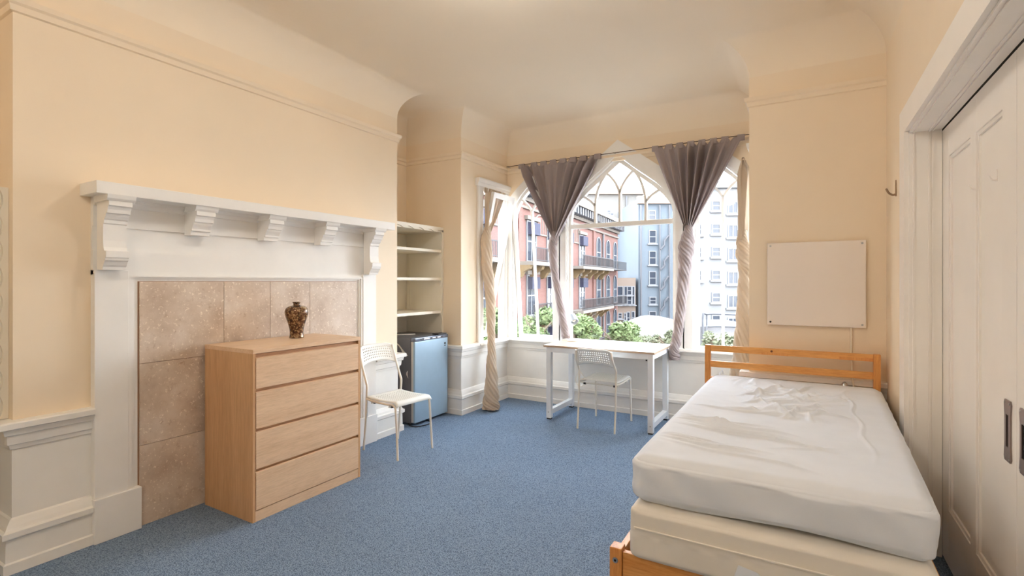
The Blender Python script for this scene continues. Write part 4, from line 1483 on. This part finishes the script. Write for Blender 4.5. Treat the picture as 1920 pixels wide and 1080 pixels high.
r, X, Z, ht, wd = block('tower_building', 'blue grey windowed wall of a tall block beyond the trees', 1197, 1292, 72, 372, 14, M['grey_wall'])
wins(r, X, Z, [(1218, 1229, 433, 455), (1218, 1229, 472, 495), (1218, 1229, 510, 533), (1219, 1229, 558, 569), (1218, 1229, 585, 608), (1217, 1228, 396, 411)])
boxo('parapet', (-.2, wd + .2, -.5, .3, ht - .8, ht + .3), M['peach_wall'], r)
for i, y in enumerate((432, 470, 508, 546, 584)):
    m = B(); tube(m, [(X(1237), -.35, Z(y + 36)), (X(1244), -.35, Z(y + 28)), (X(1244), -.35, Z(y + 20)), (X(1252), -.35, Z(y + 10))], .14, 6)
    new('fire_escape_shadow', m, M['pipe'], r)  # zigzag shadows of a fire escape, built as thin dark tubes
for p in (1236, 1254, 1201):
    m = B(); cyl(m, (X(p), -.3, 0), (X(p), -.3, ht - 1), .12, 8)
    new('downpipe', m, M['pipe'], r)

r, X, Z, ht, wd = block('low_house', 'low peach house with white windows at the foot of the tall blocks', 1150, 1192, 72, 521, 8, M['peach_wall'])
wins(r, X, Z, [(1158, 1167, 538, 570), (1171, 1175, 538, 570), (1177, 1183, 538, 552), (1177, 1183, 556, 570), (1186, 1189, 538, 570), (1160, 1165, 588, 596), (1171, 1173, 588, 600), (1176, 1180, 586, 606), (1185, 1189, 585, 606)])

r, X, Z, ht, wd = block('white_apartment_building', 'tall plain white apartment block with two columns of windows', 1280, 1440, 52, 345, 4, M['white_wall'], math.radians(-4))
wins(r, X, Z, [(1335, 1347, t, t + 15) for t in (379, 422, 465, 508, 550, 592)] + [(1308, 1313, t, t + 17) for t in (422, 465, 508)])
wins(r, X, Z, [(1364, 1379, t, t + 20) for t in (380, 424, 467, 511, 555, 597)], (2, 1))
wins(r, X, Z, [(1400, 1414, t, t + 20) for t in (380, 424, 467, 511, 555, 597)], (2, 1))
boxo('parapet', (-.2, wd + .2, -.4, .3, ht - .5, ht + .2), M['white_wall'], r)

# white roof terrace with curved canopy and pipe rails
d = 33
x0, x1 = (1188 - 960) / FPX * d, (1430 - 960) / FPX * d
wx, wy = ew(x0, d)
RT = thing('roof_terrace', 'white curved roof with pipe handrails in front of the white block', 'roof', (wx, wy, GZ), YAW)
def TX(p): return (p - 1188) / FPX * d
def TZ(y): return EYE + (529 - y) / FPX * d - GZ
boxo('wall', (TX(1290), TX(1430), 0, 6, 0, TZ(612)), M['canopy'], RT)
pts = [(TX(1188), TZ(632)), (TX(1205), TZ(621)), (TX(1225), TZ(611)), (TX(1245), TZ(604)), (TX(1262), TZ(602)), (TX(1285), TZ(604)), (TX(1300), TZ(608)), (TX(1300), 0), (TX(1188), 0)]
new('curved_roof', prism(B(), pts, 'y', 0, 6), M['canopy'], RT)
for yy, x_a in ((588, 1314), (611, 1320)):
    m = B(); tube(m, smooth_path([(TX(x_a), -.4, TZ(660)), (TX(x_a), -.4, TZ(yy + 5)), (TX(x_a + 8), -.4, TZ(yy)), (TX(x_a + 40), -.4, TZ(yy)), (TX(1420), -.4, TZ(yy + 3))]), .07, 8)
    new('handrail', m, M['pipe'], RT)
for p in (1315, 1322, 1400):
    m = B(); cyl(m, (TX(p), -.3, 0), (TX(p), -.3, TZ(590)), .06, 8)
    new('rail_post', m, M['pipe'], RT)

# trees in the street
def leafmat(name, a, b):
    k = NT(name)
    oi = k.n('ShaderNodeTexCoord')
    f = k.noise(k.coord(), 2.5, 3)
    cc = k.ramp(f, [(.3, a), (.7, b)])
    k.base(cc)
    k.set(Roughness=.7)
    t = k.n('ShaderNodeBsdfTranslucent'); k.l(cc, t.inputs[0])
    mx = k.n('ShaderNodeMixShader'); mx.inputs[0].default_value = .35
    k.l(k.b.outputs[0], mx.inputs[1]); k.l(t.outputs[0], mx.inputs[2]); k.l(mx.outputs[0], k.out.inputs[0])
    return k.m
M['leaf1'] = leafmat('green_leaves', srgb(70, 86, 48), srgb(110, 122, 78))
M['leaf2'] = leafmat('pale_leaves', srgb(84, 90, 62), srgb(118, 118, 96))
M['bark'] = paint('bark', srgb(92, 80, 66), .9, .2, 6, .3, 30)
def tree(label, p, y_top, y_mid, half, d, mat, nleaf, seed, leaf=.13, sparse=1.0):
    rnd = random.Random(seed)
    xo = (p - 960) / FPX * d
    wx, wy = ew(xo, d)
    r = thing('street_tree', label, 'tree', (wx, wy, GZ), 0, 'street trees below the windows')
    R_ = half / FPX * d
    zt = EYE + (529 - y_top) / FPX * d - GZ
    zc = EYE + (529 - y_mid) / FPX * d - GZ
    hz_ = zt - zc
    m = B()
    tube(m, [(0, 0, 0), (.1, .05, zc * .5), (0, 0, zc)], [.18, .15, .10], 8)
    for i in range(7):
        a = rnd.uniform(0, 6.28)
        tube(m, [(0, 0, zc * rnd.uniform(.6, .95)), (math.cos(a) * R_ * .4, math.sin(a) * R_ * .4, zc + hz_ * .1), (math.cos(a) * R_ * .75, math.sin(a) * R_ * .75, zc + hz_ * rnd.uniform(.2, .55))], [.07, .05, .02], 6)
    new('trunk', m, M['bark'], r)
    blobs = []
    for i in range(16):
        a = rnd.uniform(0, 6.28); q = rnd.random() ** .5 * .72
        h_ = rnd.uniform(-.9, .72) * (1 - q * .55)
        blobs.append((Vector((math.cos(a) * R_ * q, math.sin(a) * R_ * q, zc + hz_ * h_)), R_ * rnd.uniform(.28, .45)))
    vs_, fs_ = [], []
    for i in range(nleaf):
        c, rad = rnd.choice(blobs)
        n_ = Vector((rnd.gauss(0, 1), rnd.gauss(0, 1), rnd.gauss(0, 1))).normalized()
        pos = c + n_ * rad * (rnd.random() ** .35) * sparse
        if pos.z > zt: pos.z = zt - rnd.random() * .3
        t = Vector((rnd.gauss(0, 1), rnd.gauss(0, 1), rnd.gauss(0, .6))).normalized()
        b_ = (n_ + Vector((0, 0, .5))).cross(t)
        b_ = b_.normalized() if b_.length > .01 else Vector((0, 0, 1))
        L = leaf * rnd.uniform(.7, 1.3)
        k0 = len(vs_)
        vs_ += [pos - t * L, pos + b_ * L * .45, pos + t * L, pos - b_ * L * .45]
        fs_.append((k0, k0 + 1, k0 + 2, k0 + 3))
    me = bpy.data.meshes.new('foliage'); me.from_pydata(vs_, [], fs_); me.materials.append(mat)
    o = bpy.data.objects.new('foliage', me); col.objects.link(o); o.parent = r
    o['kind'] = 'stuff'
T = 'leafy green street tree '
tree(T + 'below the tilted narrow window', 1004, 562, 625, 42, 20, M['leaf1'], 9000, 1)
tree(T + 'behind the desk lamp', 1088, 580, 630, 36, 20, M['leaf1'], 9000, 2)
tree(T + 'in front of the low peach house', 1160, 592, 640, 40, 22, M['leaf1'], 8000, 3)
tree('pale thin street tree in front of the curved white roof', 1212, 616, 650, 36, 26, M['leaf2'], 3500, 4, .12)
tree('pale thin street tree beside the large window post', 1256, 612, 648, 30, 22, M['leaf2'], 2600, 5, .12)
tree('sparse pale tree top below the white block handrail', 1334, 614, 650, 24, 20, M['leaf2'], 900, 6, .10, 1.15)
tree('sparse pale tree top near the beige curtain', 1376, 612, 650, 26, 21, M['leaf2'], 1000, 7, .10, 1.15)
tree(T + 'beyond the left bay window', 930, 560, 625, 46, 21, M['leaf1'], 6000, 8)
